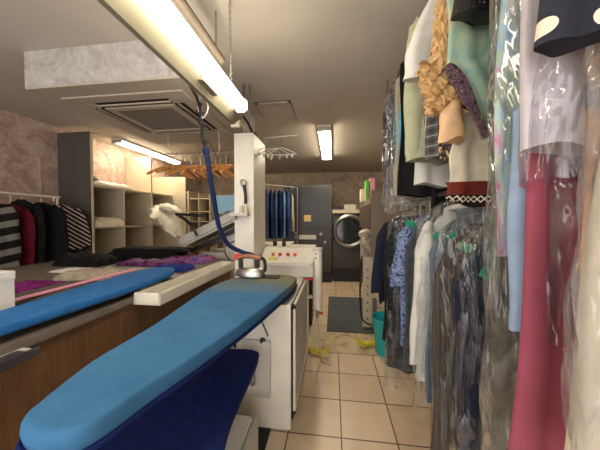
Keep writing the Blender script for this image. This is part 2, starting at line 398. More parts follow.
obj('sleeve',T(hosepts([(206,148,1.7),(209,168,1.72),(214,200,1.78),(219,226,1.86),(228,244,1.95),(242,252,2.0),(252,255,2.02),(257,259,2.02)]),.018,n=14),M['navy_hose'],t)
bm=T(hosepts([(208,140,1.72),(214,152,2.2),(218,160,2.5)]),.004,n=6)
obj('cord',bm,M['black'],t)

# ---------------------------------------------------------------- wall hangers on lateral rail
rl=thing('hanger_rail','thin steel rail behind the hanging cable where wooden hangers hang','rail',(-1.35,2.58,2.2))
obj('bar',T([(-1.85,2.58,2.10),(-.925,2.58,2.10)],.006,smoothp=False),M['steel'],rl)
obj('suspension_rod',T([(-1.78,2.58,2.10),(-1.78,2.58,2.405)],.003,smoothp=False,n=6),M['steel'],rl)
obj('suspension_rod',T([(-1.2,2.58,2.10),(-1.2,2.58,2.405)],.003,smoothp=False,n=6),M['steel'],rl)
def make_hanger():
    h=thing('wooden_hanger','honey coloured wooden clothes hanger on the steel rail behind the iron cable','hanger',(0,0,0),'wooden hangers on the rail')
    bm=bmesh.new(); L=[]
    for k in range(-10,11):
        u=k/10; x=.21*u; z=-.115-.075*abs(u)**1.4; w=.015-.003*abs(u); tck=.008+.003*(1-abs(u))
        L.append([(x+0,tck*math.cos(2*PI*i/8),z+w*math.sin(2*PI*i/8)) for i in range(8)])
    loft(bm,L); obj('arms',bm,M['wood_light'],h)
    pts=[(.0,0,-.1),(0,0,-.05),(.004,0,-.035)]+[(.02*math.sin(a)+.0,0,-.012+.02*math.cos(a)) for a in (R(150),R(100),R(50),0,R(-50),R(-90))]
    obj('hook',T(pts,.0022,n=6),M['steel'],h); return h
hg=make_hanger()
ws=['leftmost and lowest','second from the left','third from the left']
for i in range(16):
    h=hg if i==0 else copy_tree(hg)
    h.location=(-1.78+.052*i+(.0 if i<9 else .03),2.58,2.105); h.scale=(1.05,1,1.25); h.rotation_euler=(0,R(rnd.uniform(-5,5)),R(90+rnd.uniform(-24,24)-18))
# clear hangers beside the column
rl=thing('wire_rail','fine wire rod beside the column carrying clear plastic hangers','rail',(-.6,2.6,2.25))
obj('bar',T([(-.735,2.6,2.235),(-.36,2.62,2.26)],.003,smoothp=False,n=6),M['steel'],rl)
M['clear']=plain('clear_white_plastic',(214,208,196),.2,0,.03,8)
def clear_hanger():
    h=thing('plastic_hanger','pale clear plastic trouser hanger on the wire beside the white column','hanger',(0,0,0),'clear plastic hangers by the column')
    bm=T([(-.19,0,-.19),(-.1,0,-.14),(0,0,-.11),(.1,0,-.14),(.19,0,-.19)],.006,n=8); tube(bm,[(-.17,0,-.185),(.17,0,-.185)],.004,6,False); obj('arms',bm,M['clear'],h)
    obj('hook',T([(0,0,-.11),(0,0,-.04)]+[(.02*math.sin(a),0,-.012+.02*math.cos(a)) for a in (R(140),R(80),R(20),R(-40),R(-90))],.0022,n=6),M['steel'],h)
    for s in (-.13,.13): obj('clip',B(s-.012,s+.012,-.008,.008,-.22,-.175,bev=.003),M['clear'],h)
    return h
h0=clear_hanger()
for i in range(4):
    h=h0 if i==0 else copy_tree(h0); h.location=(-.70+.055*i,2.605,2.23); h.rotation_euler=(0,R(rnd.uniform(-6,6)),R(70-18*i)); h.scale=(.8,.8,.9)
# ================================================================ SHELVING on the left wall
XS=-3.37
su=thing('shelf_unit','tall shelving unit with dark grey end panel against the pink wall','shelving',(-3.63,3.2,0))
obj('end_panel',B(XL+.005,XS,3.18,3.215,0,2.62,bev=.002),M['dark_panel'],su)
obj('edge_strip',B(XS,XS+.006,3.18,3.215,0,2.62),M['cream'],su)
obj('divider',B(XL+.005,XS,3.74,3.765,0,1.89),M['cream'],su)
obj('tall_divider',B(XL+.005,XS,4.38,4.41,0,2.55),M['cream'],su)
for z,y1 in ((1.885,4.38),(1.28,4.38),(.7,4.38)):
    obj('shelf',B(XL+.005,XS-.005,3.215,3.74,z-.022,z),M['cream'],su); obj('shelf',B(XL+.005,XS-.005,3.765,y1,z-.022,z),M['cream'],su)
obj('back_panel',B(XL+.001,XL+.005,3.215,4.38,.0,1.86),M['taupe'],su)
s2=thing('shelf_unit','open cream shelving unit further back holding the white quilt','shelving',(-3.4,4.9,0))
obj('side_panel',B(XL+.005,-3.08,5.02,5.05,0,2.28),M['cream'],s2)
obj('shelf',B(XL+.005,XS-.005,4.41,5.02,1.26,1.285),M['cream'],s2); obj('shelf',B(XL+.005,XS-.005,4.41,5.02,1.87,1.89),M['cream'],s2)
obj('shelf',B(XL+.005,XS-.005,4.41,5.02,.6,.62),M['cream'],s2)
s3=thing('storage_rack','low rack of cream cubbyholes by the back wall','shelving',(-3.1,6.3,0))
ys=5.9
def bx3(n,px0,px1,py0,py1,mat,y0=ys,d=.4):
    a=P(px0,py0,Y=y0); b=P(px1,py1,Y=y0); return obj(n,B(a.x,b.x,y0,y0+d,b.z,a.z),mat,s3)
bx3('side_panel',172,174,192,300,M['cream']); bx3('divider',187,190,191,300,M['cream']); bx3('divider',198,200,193,300,M['cream']); bx3('side_panel',209,211,194,300,M['cream'])
for y in (192,196,209,219): bx3('shelf',174,187,y,y+1.2,M['cream'])
for y in (198,211,221): bx3('shelf',190,209,y,y+1.0,M['cream'])
obj('back_panel',B(P(172,200,Y=ys+.4).x,P(211,200,Y=ys+.4).x,ys+.4,ys+.42,0,P(180,196,Y=ys).z),M['brown'],s3)

# fabric lumps ---------------------------------------------------
def lump(x0,x1,y0,y1,z,h,seed,nx=26,ny=22,rough=1.0,scale=9,dir=(1,0)):
    """soft folded textile: closed cushion-like mesh with creases"""
    bm=bmesh.new(); top=[];bot=[]
    for j in range(ny+1):
        rt=[];rb=[]
        for i in range(nx+1):
            u=i/nx*2-1; v=j/ny*2-1
            wob=.10*vnoise(u*1.3,v*1.3,seed,1.2)
            r=1+wob; x=(x0+x1)/2+(x1-x0)/2*u*(1+.10*vnoise(v*2,seed,1,1.5)); y=(y0+y1)/2+(y1-y0)/2*v*(1+.10*vnoise(u*2,seed,5,1.5))
            e=max(0,1-max(abs(u),abs(v))**5)
            f=.62+.35*vnoise(x*dir[0]+seed,y*dir[1]+seed*2,0,scale)*rough+.3*abs(vnoise(x+seed,y,3,scale*1.7))*rough
            rt.append(bm.verts.new((x,y,z+.004+max(.02,f)*h*e**.6))); rb.append(bm.verts.new((x,y,z)) if 0<i<nx and 0<j<ny else None)
        top.append(rt);bot.append(rb)
    for j in range(ny+1):
        for i in range(nx+1):
            if bot[j][i] is None: bot[j][i]=top[j][i]; top[j][i].co.z=z+.003
    for j in range(ny):
        for i in range(nx):
            bm.faces.new((top[j][i],top[j][i+1],top[j+1][i+1],top[j+1][i]))
            q=[bot[j][i],bot[j+1][i],bot[j+1][i+1],bot[j][i+1]]
            if len({id(a) for a in q})==4 and not all(a in top[j]+top[j+1] for a in q):
                try: bm.faces.new(q)
                except ValueError: pass
    return bm
M['white_bag']=plain('white_plastic_wrapped_linen',(218,208,186),.35,0,.06,14)
solo('linen_bundle',lump(-3.85,XS+.02,3.22,3.95,1.886,.12,1,scale=7),M['white_bag'],'cream wrapped linen bundle lying on the top shelf beside the dark end panel','linen')
solo('linen_bundle',lump(-3.85,XS+.06,3.23,3.73,1.281,.19,2,scale=7),M['white_bag'],'white plastic wrapped linen bundle in the cubbyhole below the top shelf','linen')
solo('black_pouch',lump(-3.6,XS+.0,3.23,3.33,1.89,.16,5,nx=10,ny=10),M['black'],'small black pouch at the near end of the top shelf','pouch')
# white quilt slumping from the shelf
M['quilt']=plain('white_quilt',(226,217,196),.6,0,.05,10)
def blob(pts,mat,label,name,cat,seed=0,crease=.02):
    bm=bmesh.new(); pts=[(Vector(p),r) for p,r in pts]; c=cat_rom([p for p,_ in pts],6); m=len(c); rings=[]
    for i,p in enumerate(c):
        f=i/(m-1)*(len(pts)-1); k=min(int(f),len(pts)-2); t=f-k; r=pts[k][1]*(1-t)+pts[k+1][1]*t
        d=(c[min(i+1,m-1)]-c[max(i-1,0)]).normalized(); u=d.cross(Vector((0,0,1))).normalized(); v=d.cross(u)
        e=min(1,math.sqrt(min(i,m-1-i)/3+.02))
        rings.append([p+(u*math.cos(a)+v*math.sin(a))*(r*e+crease*vnoise(p.x*3+math.cos(a)*2,p.y*3+math.sin(a)*2,p.z*3+seed,1.6)) for a in [2*PI*q/18 for q in range(18)]])
    loft(bm,rings); return solo(name,bm,mat,label,cat)
blob([(P(153,206,Y=4.55),.13),(P(157,214,Y=4.5),.17),(P(168,222,Y=4.2),.16),(P(178,236,Y=3.9),.10)],M['quilt'],'white quilt slumping out of the open cream shelf','folded_quilt','quilt',3,.07)
blob([(P(160,207,Y=4.3),.07),(P(170,209,Y=4.1),.08),(P(182,214,Y=3.9),.04)],M['quilt'],'white sleeve shaped cloth lying over the quilt beside the black handle','rolled_cloth','cloth',9,.03)

# ================================================================ wall rail with dark clothes
rt=thing('garment_rail','pale steel clothes rail along the pink wall','rail',(-3.5,1.9,0))
obj('bar',T([(-3.5,1.2,1.69),(-3.5,2.87,1.675)],.012,smoothp=False),M['white'],rt)
obj('bracket',T([(-3.5,2.8,1.675),(-3.5,2.8,1.62)],.01,smoothp=False),M['white'],rt)
for y in (1.25,2.84): obj('upright',T([(-3.5,y,0),(-3.5,y,1.68)],.012,smoothp=False),M['white'],rt)

def rings_body(prof,n,amp,k,seed,thin=1.0,xs=1.0):
    rs=[]
    m=len(prof); r1=random.Random(seed); p1,p2,p3=[r1.uniform(0,6.28) for _ in range(3)]
    for i,(z,hw,ht,cx,cy) in enumerate(prof):
        v=i/(m-1); A=amp*min(1,v*2.2); ring=[]
        for q in range(n):
            a=2*PI*q/n; ca,sa=math.cos(a),math.sin(a); u=math.copysign(abs(ca)**.8,ca)
            y=cy+ht*math.copysign(abs(sa)**.8,sa)+A*math.sin(k*u+p1+v*1.3)+A*.5*math.sin(2.3*k*u+p2-v*2)+A*.25*math.sin(4.1*k*u+p3+v)
            x=cx+hw*u*(1+.05*math.sin(v*9+p2)*min(1,amp*60))
            ring.append((x,y,z+.012*math.sin(k*u*1.2+p3)*v))
        rs.append(ring)
    return rs
def prof_shirt(zt,zb,sh,hem,thk,cx,cy,rows=26,neck=.06,drop=.075,waist=None):
    pr=[(zt,neck*.8,thk*.55,cx,cy),(zt-.012,neck,thk*.7,cx,cy)]
    for i in range(1,6):
        t=i/5; pr.append((zt-.012-drop*t**1.3,neck+(sh-neck)*t**.8,thk*(.7+.3*t),cx,cy))
    z0=zt-.012-drop
    for i in range(1,rows+1):
        t=i/rows; wd=sh+(hem-sh)*t
        if waist: wd=wd-(sh-waist)*math.sin(PI*min(1,t*1.6))*.9*(t<.625)
        pr.append((z0+(zb-z0)*t,wd,thk*(1+.15*t),cx,cy))
    return pr
def sleeve_bm(x,y,z,L,r0,r1,out,seed,fwd=0,n=18,rows=16):
    rs=[]; q=random.Random(seed); p=q.uniform(0,6)
    for i in range(rows+1):
        t=i/rows; e=.35+.65*min(1,t*6)
        rr=(r0+(r1-r0)*t)*e; cx=x+out*(1-(1-t)**1.6); cy=y+fwd*t; zz=z-L*t
        ring=[]
        for k in range(n):
            a=2*PI*k/n; rad=rr*(1+.09*math.sin(3*a+p+t*7)+.05*math.sin(5*a-t*11))
            ring.append((cx+rad*math.cos(a),cy+rad*.62*math.sin(a),zz+.01*math.sin(a*2+p)))
        rs.append(ring)
    return loft(bmesh.new(),rs)
def bag_bm(zt,zb,sh,hem,thk,cx,cy,seed,rows=40,n=64,crump=.012,neck=.03,drop=.11):
    pr=prof_shirt(zt+.05,zb,sh,hem,thk,cx,cy,rows=rows,neck=neck,drop=drop); rs=rings_body(pr,n,.010,7,seed)
    out=[]
    for r in rs:
        out.append([(x+crump*1.3*vnoise(x*6+seed,y*9,z*4,1.5),y+crump*2.2*vnoise(x*9,seed*2+y,z*5,1.3)+crump*vnoise(x*25,seed+y,z*12,1.2),z+.02*vnoise(x*20,y*5,seed,1.0)) for x,y,z in r])
    return loft(bmesh.new(),out,True,False)
def hanger_wire(cx,cy,zrail,zn,parent,w=.16):
    pts=[(cx,cy,zn-.03),(cx,cy,zrail-.04)]+[(cx+.018*math.sin(a),cy,zrail+.004+.018*math.cos(a)-.006) for a in (R(150),R(90),R(30),R(-30),R(-80))]
    obj('hook',T(pts,.0022,n=6),M['steel'],parent)
def garment(name,label,cat,Y,cx,zt,zb,mat,sh=.21,hem=.23,thk=.03,amp=.012,k=5,seed=0,rot=0,sleeves=None,smat=None,collar=None,cover=None,bagz=None,bagw=None,bagthk=None,group=None,rail=None,waist=None,neck=.06,drop=.075,ticket=None,buttons=None):
    g=thing(name,label,cat,(cx,Y,zb),group)
    obj('body' if cat not in('dress','skirt','trousers') else 'skirt' if cat=='dress' else 'panel',loft(bmesh.new(),rings_body(prof_shirt(zt,zb,sh,hem,thk,cx,Y,waist=waist,neck=neck,drop=drop),56,amp,k,seed)),mat,g,angle=70)
    if sleeves:
        L,r0,r1,out=sleeves[:4]; fw=sleeves[4] if len(sleeves)>4 else 0
        for s in (-1,1): obj('sleeve',sleeve_bm(cx+s*(sh-r0*.75),Y-.01,zt-.06,L,r0,r1,s*out,seed+s,fw),smat or mat,g,angle=70)
    if collar:
        bm=bmesh.new()
        for s in (-1,1):
            loft(bm,[[(cx+s*.012,Y-thk-.012,zt-.055),(cx+s*.058,Y-thk-.012,zt-.10),(cx+s*.075,Y-thk*.4,zt-.01),(cx+s*.04,Y-thk*.5,zt+.03)],[(cx+s*.012,Y-thk-.002,zt-.055),(cx+s*.058,Y-thk-.002,zt-.10),(cx+s*.078,Y-thk*.2,zt-.01),(cx+s*.043,Y-thk*.3,zt+.03)]])
        torus(bm,(cx,Y,zt+.008),(0,.25,1),.055,.014,20)
        obj('collar',bm,collar,g)
    if buttons:
        for i in range(6): obj('button',cyl(bmesh.new(),(cx,Y-thk-.018-amp*.5,zt-.1-.09*i),(0,1,0),.007,.006,10),buttons,g)
    if ticket:
        for (dx,dz,a) in ticket:
            rot_=Matrix.Rotation(R(a),3,'Y'); obj('ticket',B(cx+dx-.028,cx+dx+.028,Y-thk-.05,Y-thk-.047,zt+dz-.018,zt+dz+.018,rot=rot_),M['green_tag'],g,sm=False)
    if rail: hanger_wire(cx,Y,rail,zt,g)
    if cover:
        obj('plastic_cover',bag_bm(zt+.02,bagz if bagz is not None else zb-.12,(bagw or sh)+.014,(bagw or hem)+.016,bagthk or thk+.035,cx,Y,seed+11),cover,g,angle=180)
    if rot:
        g.rotation_euler=(0,0,R(rot))
    return g
# dark clothes by the pink wall (rail runs along the wall, so they face the aisle)
M['c_black']=fabric('black_cloth',(20,19,21)); M['c_crimson']=fabric('crimson_cloth',(92,14,32),.2); M['c_magenta']=fabric('magenta_cloth',(112,32,100),.3)
M['c_greyblack']=stripes('grey_black_stripe',(20,20,20),(112,110,104),.14,.55,2,R(14))
M['c_stripe']=stripes('white_black_stripe',(26,20,26),(196,178,180),.045,.62,2,R(-38))
GR='dark clothes on the wall rail'
for (nm,lab,y,zt,zb,mt,sh,th,sl) in (
    ('sweater','grey and black wide striped sweater hanging on the wall rail at the frame edge',2.12,1.60,.75,M['c_greyblack'],.24,.05,(.55,.07,.05,.04)),
    ('blouse','crimson blouse hanging next to the striped sweater on the wall rail',2.36,1.56,.8,M['c_crimson'],.2,.035,(.45,.06,.05,.02)),
    ('cardigan','black cardigan hanging between the crimson blouse and the black jacket',2.46,1.62,.85,M['c_black'],.2,.035,(.5,.06,.05,.02)),
    ('jacket','thick black jacket hanging below the white bracket on the wall rail',2.66,1.6,.8,M['c_black'],.24,.07,(.6,.08,.06,.03)),
    ('striped_shirt','black top with diagonal white stripes beside the dark shelf panel',2.86,1.59,1.0,M['c_stripe'],.22,.035,(.5,.07,.055,.09))):
    garment(nm,lab,'clothes',y,-3.5,zt,zb,mt,sh=sh,hem=sh+.02,thk=th,amp=.012,seed=int(y*100),sleeves=sl,group=GR,rot={'striped_shirt':58,'sweater':40}.get(nm,20),rail=1.69,drop=.15,neck=.045)

# ================================================================ COUNTER
XC=-1.26
ct=thing('work_counter','long counter with brown wood veneer front and grey worktop','counter',(-2.2,1.6,0))
obj('worktop',B(-3.3,XC,-.3,3.05,.86,.9,bev=.006),M['counter'],ct)
obj('front_panel',B(XC-.05,XC-.02,-.3,3.05,0,.86),M['veneer'],ct)
obj('end_panel',B(-3.28,XC-.05,3.0,3.03,0,.86),M['veneer'],ct); obj('back_panel',B(-3.3,-3.27,-.3,3.0,0,.86),M['veneer'],ct)
# steel paper holder on the front
t=thing('metal_tray','flat steel slotted holder fixed to the wooden counter front','holder',(XC,.8,.84))
obj('plate',B(XC-.02,XC+.075,.3,.88,.856,.873,bev=.004),M['greywhite'],t)
obj('recess',B(XC+.012,XC+.058,.36,.85,.8732,.8755),M['steel'],t)
obj('lip',B(XC+.065,XC+.08,.3,.885,.848,.882,bev=.003),M['steel'],t)
# white ledge tray
t=thing('ledge_tray','long off-white ledge with raised sides fixed along the counter edge','tray',(-1.15,2.1,.82))
bm=bmesh.new(); xa,xb,ya,yb=-1.258,-1.075,1.46,2.72
obj('tray_floor',B(xa,xb,ya,yb,.855,.868),M['white'],t)
bm=bmesh.new(); box(bm,xb-.02,xb,ya,yb,.855,.93,bev=.005); box(bm,xa,xb,ya,ya+.02,.855,.93,bev=.005); box(bm,xa,xa+.02,ya,yb,.855,.925,bev=.004); box(bm,xa,xb,yb-.02,yb,.855,.925,bev=.004)
obj('rim',bm,M['white'],t)
obj('support',B(xa+.02,xb-.03,ya+.02,yb-.1,.84,.90),M['white'],t) if False else None
# sleeve board
pts=spline2([(-1.30,-.05),(-1.50,-.05),(-1.525,.9),(-1.58,1.5),(-1.59,1.95),(-1.50,2.08),(-1.37,2.05),(-1.28,1.85),(-1.26,1.4),(-1.30,.7)],6)
t=thing('sleeve_board','long narrow bright blue ironing board on the counter edge','ironing board',(-1.45,1,.9))
obj('padding',slab(pts,.937,.975,crown=.004),M['sleeve_blue'],t)
obj('base_plate',slab([(-1.45+(p[0]+1.45)*.9,1+(p[1]-1)*.97) for p in pts],.926,.938),M['black'],t)
for y in (.3,1.75): obj('foot',cyl(bmesh.new(),(-1.45,y,.916),(0,0,1),.05,.03,20),M['white'],t)
obj('bracket',B(-1.5,-1.3,1.6,1.8,.9005,.93,bev=.01),M['white'],t)
# clothes on the counter
def cl(name,lab,cat,a,mat,h,seed,z=.902,**k): return solo(name,lump(*a,z,h,seed,**k),mat,lab,cat,'clothes piled on the counter')
M['c_grey']=fabric('grey_trousers',(96,92,88)); M['c_purple']=blotches('purple_magenta',[(.4,(48,20,62)),(.55,(128,52,118)),(.7,(50,46,120))],7,rough=.7)
M['c_navy']=fabric('navy_cloth',(22,26,50)); M['c_pinkstripe']=blotches('pink_violet',[(.35,(110,30,56)),(.5,(160,96,146)),(.65,(56,58,140))],9,rough=.7)
M['c_beige']=fabric('beige_cloth',(176,164,146)); M['c_blue']=fabric('royal_blue_cloth',(40,50,130))
def clp(n,lab,c,px,py,w,d,mat,h,seed,**k):
    q=P(px,py,Z=.93); cl(n,lab,c,(q.x-w/2,q.x+w/2,q.y-d/2,q.y+d/2),mat,h,seed,**k)
clp('magenta_blouse','crumpled magenta blouse lying on the counter beside the white carton','clothes',36,286,.40,.20,M['c_magenta'],.07,21)
clp('grey_trousers','flat grey trousers laid along the blue sleeve board','trousers',62,290,.34,.50,M['c_grey'],.07,22,rough=.5)
clp('beige_cloth','beige folded cloth on the counter in front of the black sweater pile','cloth',96,274,.50,.30,M['c_beige'],.08,23)
cl('black_sweater','black sweater heaped on the counter before the dark shelf panel','sweater',(-2.95,-2.4,2.32,2.64),M['c_black'],.15,24)
cl('purple_scarf','purple and pink patterned scarf spread over the counter under the black cloth','scarf',(-2.3,-1.62,2.42,2.62),M['c_purple'],.07,25)
cl('patterned_shirt','pink and blue patterned shirt crumpled at the counter edge beside the white ledge','shirt',(-1.95,-1.42,2.63,2.98),M['c_pinkstripe'],.09,26)
def layered(n,lab,c,a,z,mat,h,k,seed):
    bm=bmesh.new()
    for q in range(k):
        e=lump(a[0]+.04*q,a[1]-.03*((q*7)%3),a[2]+.015*q,a[3]-.01*q,z+h/k*q*.8,h/k*1.3,seed+q,scale=4,rough=.5)
        me=bpy.data.meshes.new('t'); e.to_mesh(me); bm.from_mesh(me); bpy.data.meshes.remove(me); e.free()
    return solo(n,bm,mat,lab,c,'clothes piled on the counter')
layered('black_coat','long black coat folded across the far end of the counter','coat',(-2.75,-1.7,2.66,3.0),.902,M['c_black'],.19,4,27)
cl('blue_shirt','royal blue shirt bunched at the tip of the blue sleeve board','shirt',(-1.7,-1.38,2.2,2.42),M['c_blue'],.07,28)
cl('pink_cloth','white cloth with pink edge lying beside the grey trousers','cloth',(-1.98,-1.67,1.86,2.3),plain('pale_pink_cloth',(232,176,196),.7),.04,29,z=.935) if False else None
solo('pink_strap',B(-1.74,-1.69,1.15,2.0,.955,.963,bev=.002),plain('pale_pink_ribbon',(235,160,190),.7),'pale pink ribbon edge running alongside the blue sleeve board','ribbon')
# papers and tags
t=[('paper_slip',(-2.62,-2.35,2.02,2.22),'creased white paper slip on the counter under the hanging black jacket'),('paper_slip',(-2.3,-2.12,1.97,2.07),'small white care ticket lying on the beige cloth edge')]
for i,(n,a,l) in enumerate(t): solo(n,lump(*a,.903 if i==0 else .935,.02,40+i,nx=10,ny=8),M['paper'],l,'paper')
# white box at frame edge
bm=bmesh.new(); a=P(14,315,Z=.95)
t=thing('white_carton','white cardboard box cut by the frame edge beside the blue sleeve board','box',(-1.9,1.1,.9))
obj('carton',B(-1.95,-1.60,.80,1.13,.955,1.13,bev=.004) if False else B(-1.95,-1.615,.8,1.10,.9005,1.12,bev=.004),M['paper'],t)
obj('lid',B(-1.953,-1.612,.797,1.103,1.09,1.135,bev=.004),M['paper'],t)

# grey sleeve press behind the counter
t=thing('garment_press','sloping light grey garment press with black handle behind the counter','press',(-1.5,3.1,0))
a=P(180,247,Y=3.15); b=P(246,214,Y=3.15)
ang=math.atan2(b.z-a.z,b.x-a.x); L=(b-a).length; c=(a+b)/2
rot=Matrix.Rotation(-ang,3,'Y')
obj('upper_buck',B(c.x-L/2,c.x+L/2,3.12,3.6,c.z-.015,c.z+.12,bev=.03,rot=rot),M['greywhite'],t)
obj('lower_buck',B(c.x-L/2+.1,c.x+L/2,3.2,3.6,c.z-.12,c.z-.07,bev=.015,rot=rot),M['black'],t)
obj('stand',B(-1.75,-1.15,3.2,3.7,0,.95,bev=.01),M['greywhite'],t)
obj('neck',B(-1.45,-1.25,3.3,3.5,.93,c.z+.0,bev=.01),M['greywhite'],t)
obj('handle',T([P(176,214,Y=3.1),P(183,218,Y=3.05),P(192,226,Y=3.0),P(197,236,Y=3.0)],.018),M['black'],t)
obj('handle_arm',T([P(177,214,Y=3.1),P(205,216,Y=3.4)],.018,smoothp=False),M['black'],t)
# small screen behind press
t=thing('monitor','pale blue lit screen behind the press and the hose','screen',(-1.6,4.0,1.2))
a=P(217,196,Y=4.2);b=P(234,213,Y=4.2)
obj('bezel',B(a.x-.02,b.x+.02,4.2,4.24,b.z-.02,a.z+.02,bev=.004),M['greywhite'],t)
obj('screen_glass',B(a.x,b.x,4.19,4.2,b.z,a.z),emis('lit_blue_screen',(130,166,182),.2),t)
obj('stand',B((a.x+b.x)/2-.05,(a.x+b.x)/2+.05,4.2,4.4,0,b.z),M['greywhite'],t)
M['print']=blotches('printed_card',[(.4,(150,140,120)),(.6,(90,110,130))],14)
obj('leaning_card',B(P(225,212,Y=4.0).x,P(234,212,Y=4.0).x,4.0,4.02,P(225,222,Y=4.0).z,P(225,211,Y=4.0).z),M['print'],t)  # printed card below the screen, merely parented to the monitor

# ================================================================ IRONING TABLE
ol=[P(px,py,Z=.93) for px,py in [(19,422),(24,413),(34,405),(60,384),(91,361),(120,344),(151,326),(175,310),(191,299),(210,287),(229,279),(250,275),(280,274),(295,276),(296,279),(290,286),(274,299),(245,321),(200,352),(151,383),(113,409),(88,424),(66,432),(42,435),(27,431)]]
pts=spline2([(p.x,p.y) for p in ol],5)
it=thing('ironing_board','large blue padded ironing board pointed toward the viewer','ironing board',(-.6,1.3,0))
bd=obj('padded_top',slab(pts,.87,.93,crown=.004),M['board'],it,angle=60)
obj('under_plate',slab([(-.6+(p[0]+.6)*.93,1.25+(p[1]-1.25)*.95) for p in pts],.845,.871),M['sleeve_blue'],it)
bm=bmesh.new(); r=[(p[0],p[1],.868) for p in pts]+[(pts[0][0],pts[0][1],.868)]; tube(bm,r,.008,6,False)
obj('hem_cord',bm,M['navy_cloth'],it)
# lower cloth tray
lp=spline2([(-.47,.55),(-.36,.72),(-.40,.95),(-.425,1.4),(-.47,1.49),(-.60,1.495),(-.70,1.47),(-.87,1.3),(-.93,1.0),(-.88,.7),(-.7,.5)],6)
obj('catch_tray',slab(lp,.56,.60,crown=-.01),M['navy_cloth'],it)
obj('tray_strut',T([P(262,322,Y=1.55),P(268,336,Y=1.5)],.006,smoothp=False),M['steel'],it)
obj('tray_strut',T([P(236,330,Y=1.5),P(235,348,Y=1.48)],.008,smoothp=False),M['black'],it)
obj('pedestal',B(-.70,-.44,.7,1.36,0,.30,bev=.012),M['white'],it)
obj('pedestal_trim',B(-.435,-.415,.72,1.37,0,.29,bev=.004),M['greywhite'],it)
obj('stand_column',B(-.86,-.76,1.3,1.6,0,.84,bev=.01),M['white'],it)
# side box with handle under the board
bb=thing('vacuum_unit','white box with bent metal handle on the cabinet end below the board','box',(-.45,1.58,0))
obj('casing',B(-.58,-.412,1.52,1.62,.30,.62,bev=.006),M['white'],bb) if False else obj('casing',B(-.60,-.405,1.605,1.628,.22,.60,bev=.004),M['greywhite'],bb)
obj('handle',T([(-.50,1.585,.54),(-.53,1.585,.5),(-.53,1.585,.34),(-.52,1.585,.31),(-.505,1.585,.34),(-.505,1.585,.47)],.006,n=8),M['steel'],bb)
obj('knob',T([(-.46,1.59,.60),(-.45,1.57,.63),(-.43,1.57,.62)],.010,n=8),M['black'],bb)
solo('rubber_mat',B(-.86,-.405,.7,1.62,.0005,.008),M['rubber'],'black rubber mat on the tiles under the white pedestal','mat')
# cabinet
cb=thing('machine_cabinet','white metal cabinet with framed side door beneath the far end of the ironing board','cabinet',(-.5,2.1,0))
obj('body',B(-.72,-.275,1.63,2.7,0.0,.835,bev=.004),M['white'],cb)
d=obj('door',B(-.275,-.262,1.70,2.62,.09,.80,bev=.003),M['greywhite'],cb)
bm=bmesh.new()
for a in ((1.68,1.71,.07,.82),(2.61,2.64,.07,.82),(1.68,2.64,.07,.10),(1.68,2.64,.79,.82)): box(bm,-.268,-.25,a[0],a[1],a[2],a[3],bev=.003)
obj('frame',bm,M['white'],d)
obj('door_gap',B(-.275,-.266,1.665,1.68,.05,.83),M['slot'],cb)
# control unit behind the board
cu=thing('steam_generator','white steam generator with orange knobs on its sloping control panel','steam generator',(-.4,2.6,.84))
bm=bmesh.new(); prof=[(2.42,.84),(2.42,.98),(2.6,1.10),(2.95,1.10),(2.95,.84)]
loft(bm,[[(x,y,z) for y,z in prof] for x in (-.71,-.19)]); obj('body',bm,M['white'],cu,sm=False)
obj('front_tray',B(-.63,-.20,2.32,2.42,.955,.975,bev=.006),M['greywhite'],cu)
for i,(px,mt) in enumerate(((273,M['orange']),(280,M['red']),(288,M['red']),(295,M['orange']))):
    c=P(px,254,Y=2.5); obj('knob',cyl(bmesh.new(),(c.x,2.5,1.043),(0,-.55,.83),.017,.02,18),mt,cu)
obj('label_plate',B(P(269,258,Y=2.46).x,P(277,258,Y=2.46).x,2.44,2.47,1.0,1.012,rot=Matrix.Rotation(R(33),3,'X')),M['yellow'],cu)
for px in (275,284):
    c=P(px,243,Y=2.75); obj('gauge',cyl(bmesh.new(),(c.x,2.75,1.125),(0,-.2,1),.022,.05,16),M['black'],cu)
# spray pole
sp=thing('steam_gun','white cylindrical steam gun hanging beside the cabinet with a cord to the floor','steam gun',(-.15,2.5,.5))
obj('barrel',cyl(bmesh.new(),(-.15,2.5,.80),(0,0,1),.046,.58,24),M['white'],sp)
obj('cap',cyl(bmesh.new(),(-.15,2.5,1.10),(0,0,1),.05,.03,24),M['greywhite'],sp)
for z in (1.02,1.06): obj('button',cyl(bmesh.new(),(-.165,2.456,z),(0,1,0),.008,.01,12),M['black'],sp)
v=obj('valve',cyl(bmesh.new(),(-.15,2.5,.47),(0,0,1),.018,.08,16),M['steel'],sp)
obj('lever',T([(-.15,2.5,.475),(-.11,2.49,.47),(-.10,2.49,.485)],.009,n=8),M['red'],v)
obj('cord',T([(-.15,2.5,.43),(-.14,2.5,.3),(-.13,2.5,.15),(-.10,2.48,.03),(-.02,2.42,.008)],.007,n=8),M['greywhite'],sp)
obj('cord',T([(-.16,2.5,.43),(-.19,2.52,.25),(-.21,2.53,.12),(-.21,2.5,.01)],.004,n=8),M['greywhite'],sp)
obj('arm',B(-.24,-.15,2.5,2.56,.9,.93,bev=.004),M['white'],sp)
obj('arm',B(-.262,-.15,2.53,2.56,.60,.63,bev=.004),M['white'],sp)
solo('red_cable',torus(bmesh.new(),(-.22,2.30,.85),(0,.1,1),.035,.006,24),M['red'],'loop of red cable lying beside the white steam gun','cable')
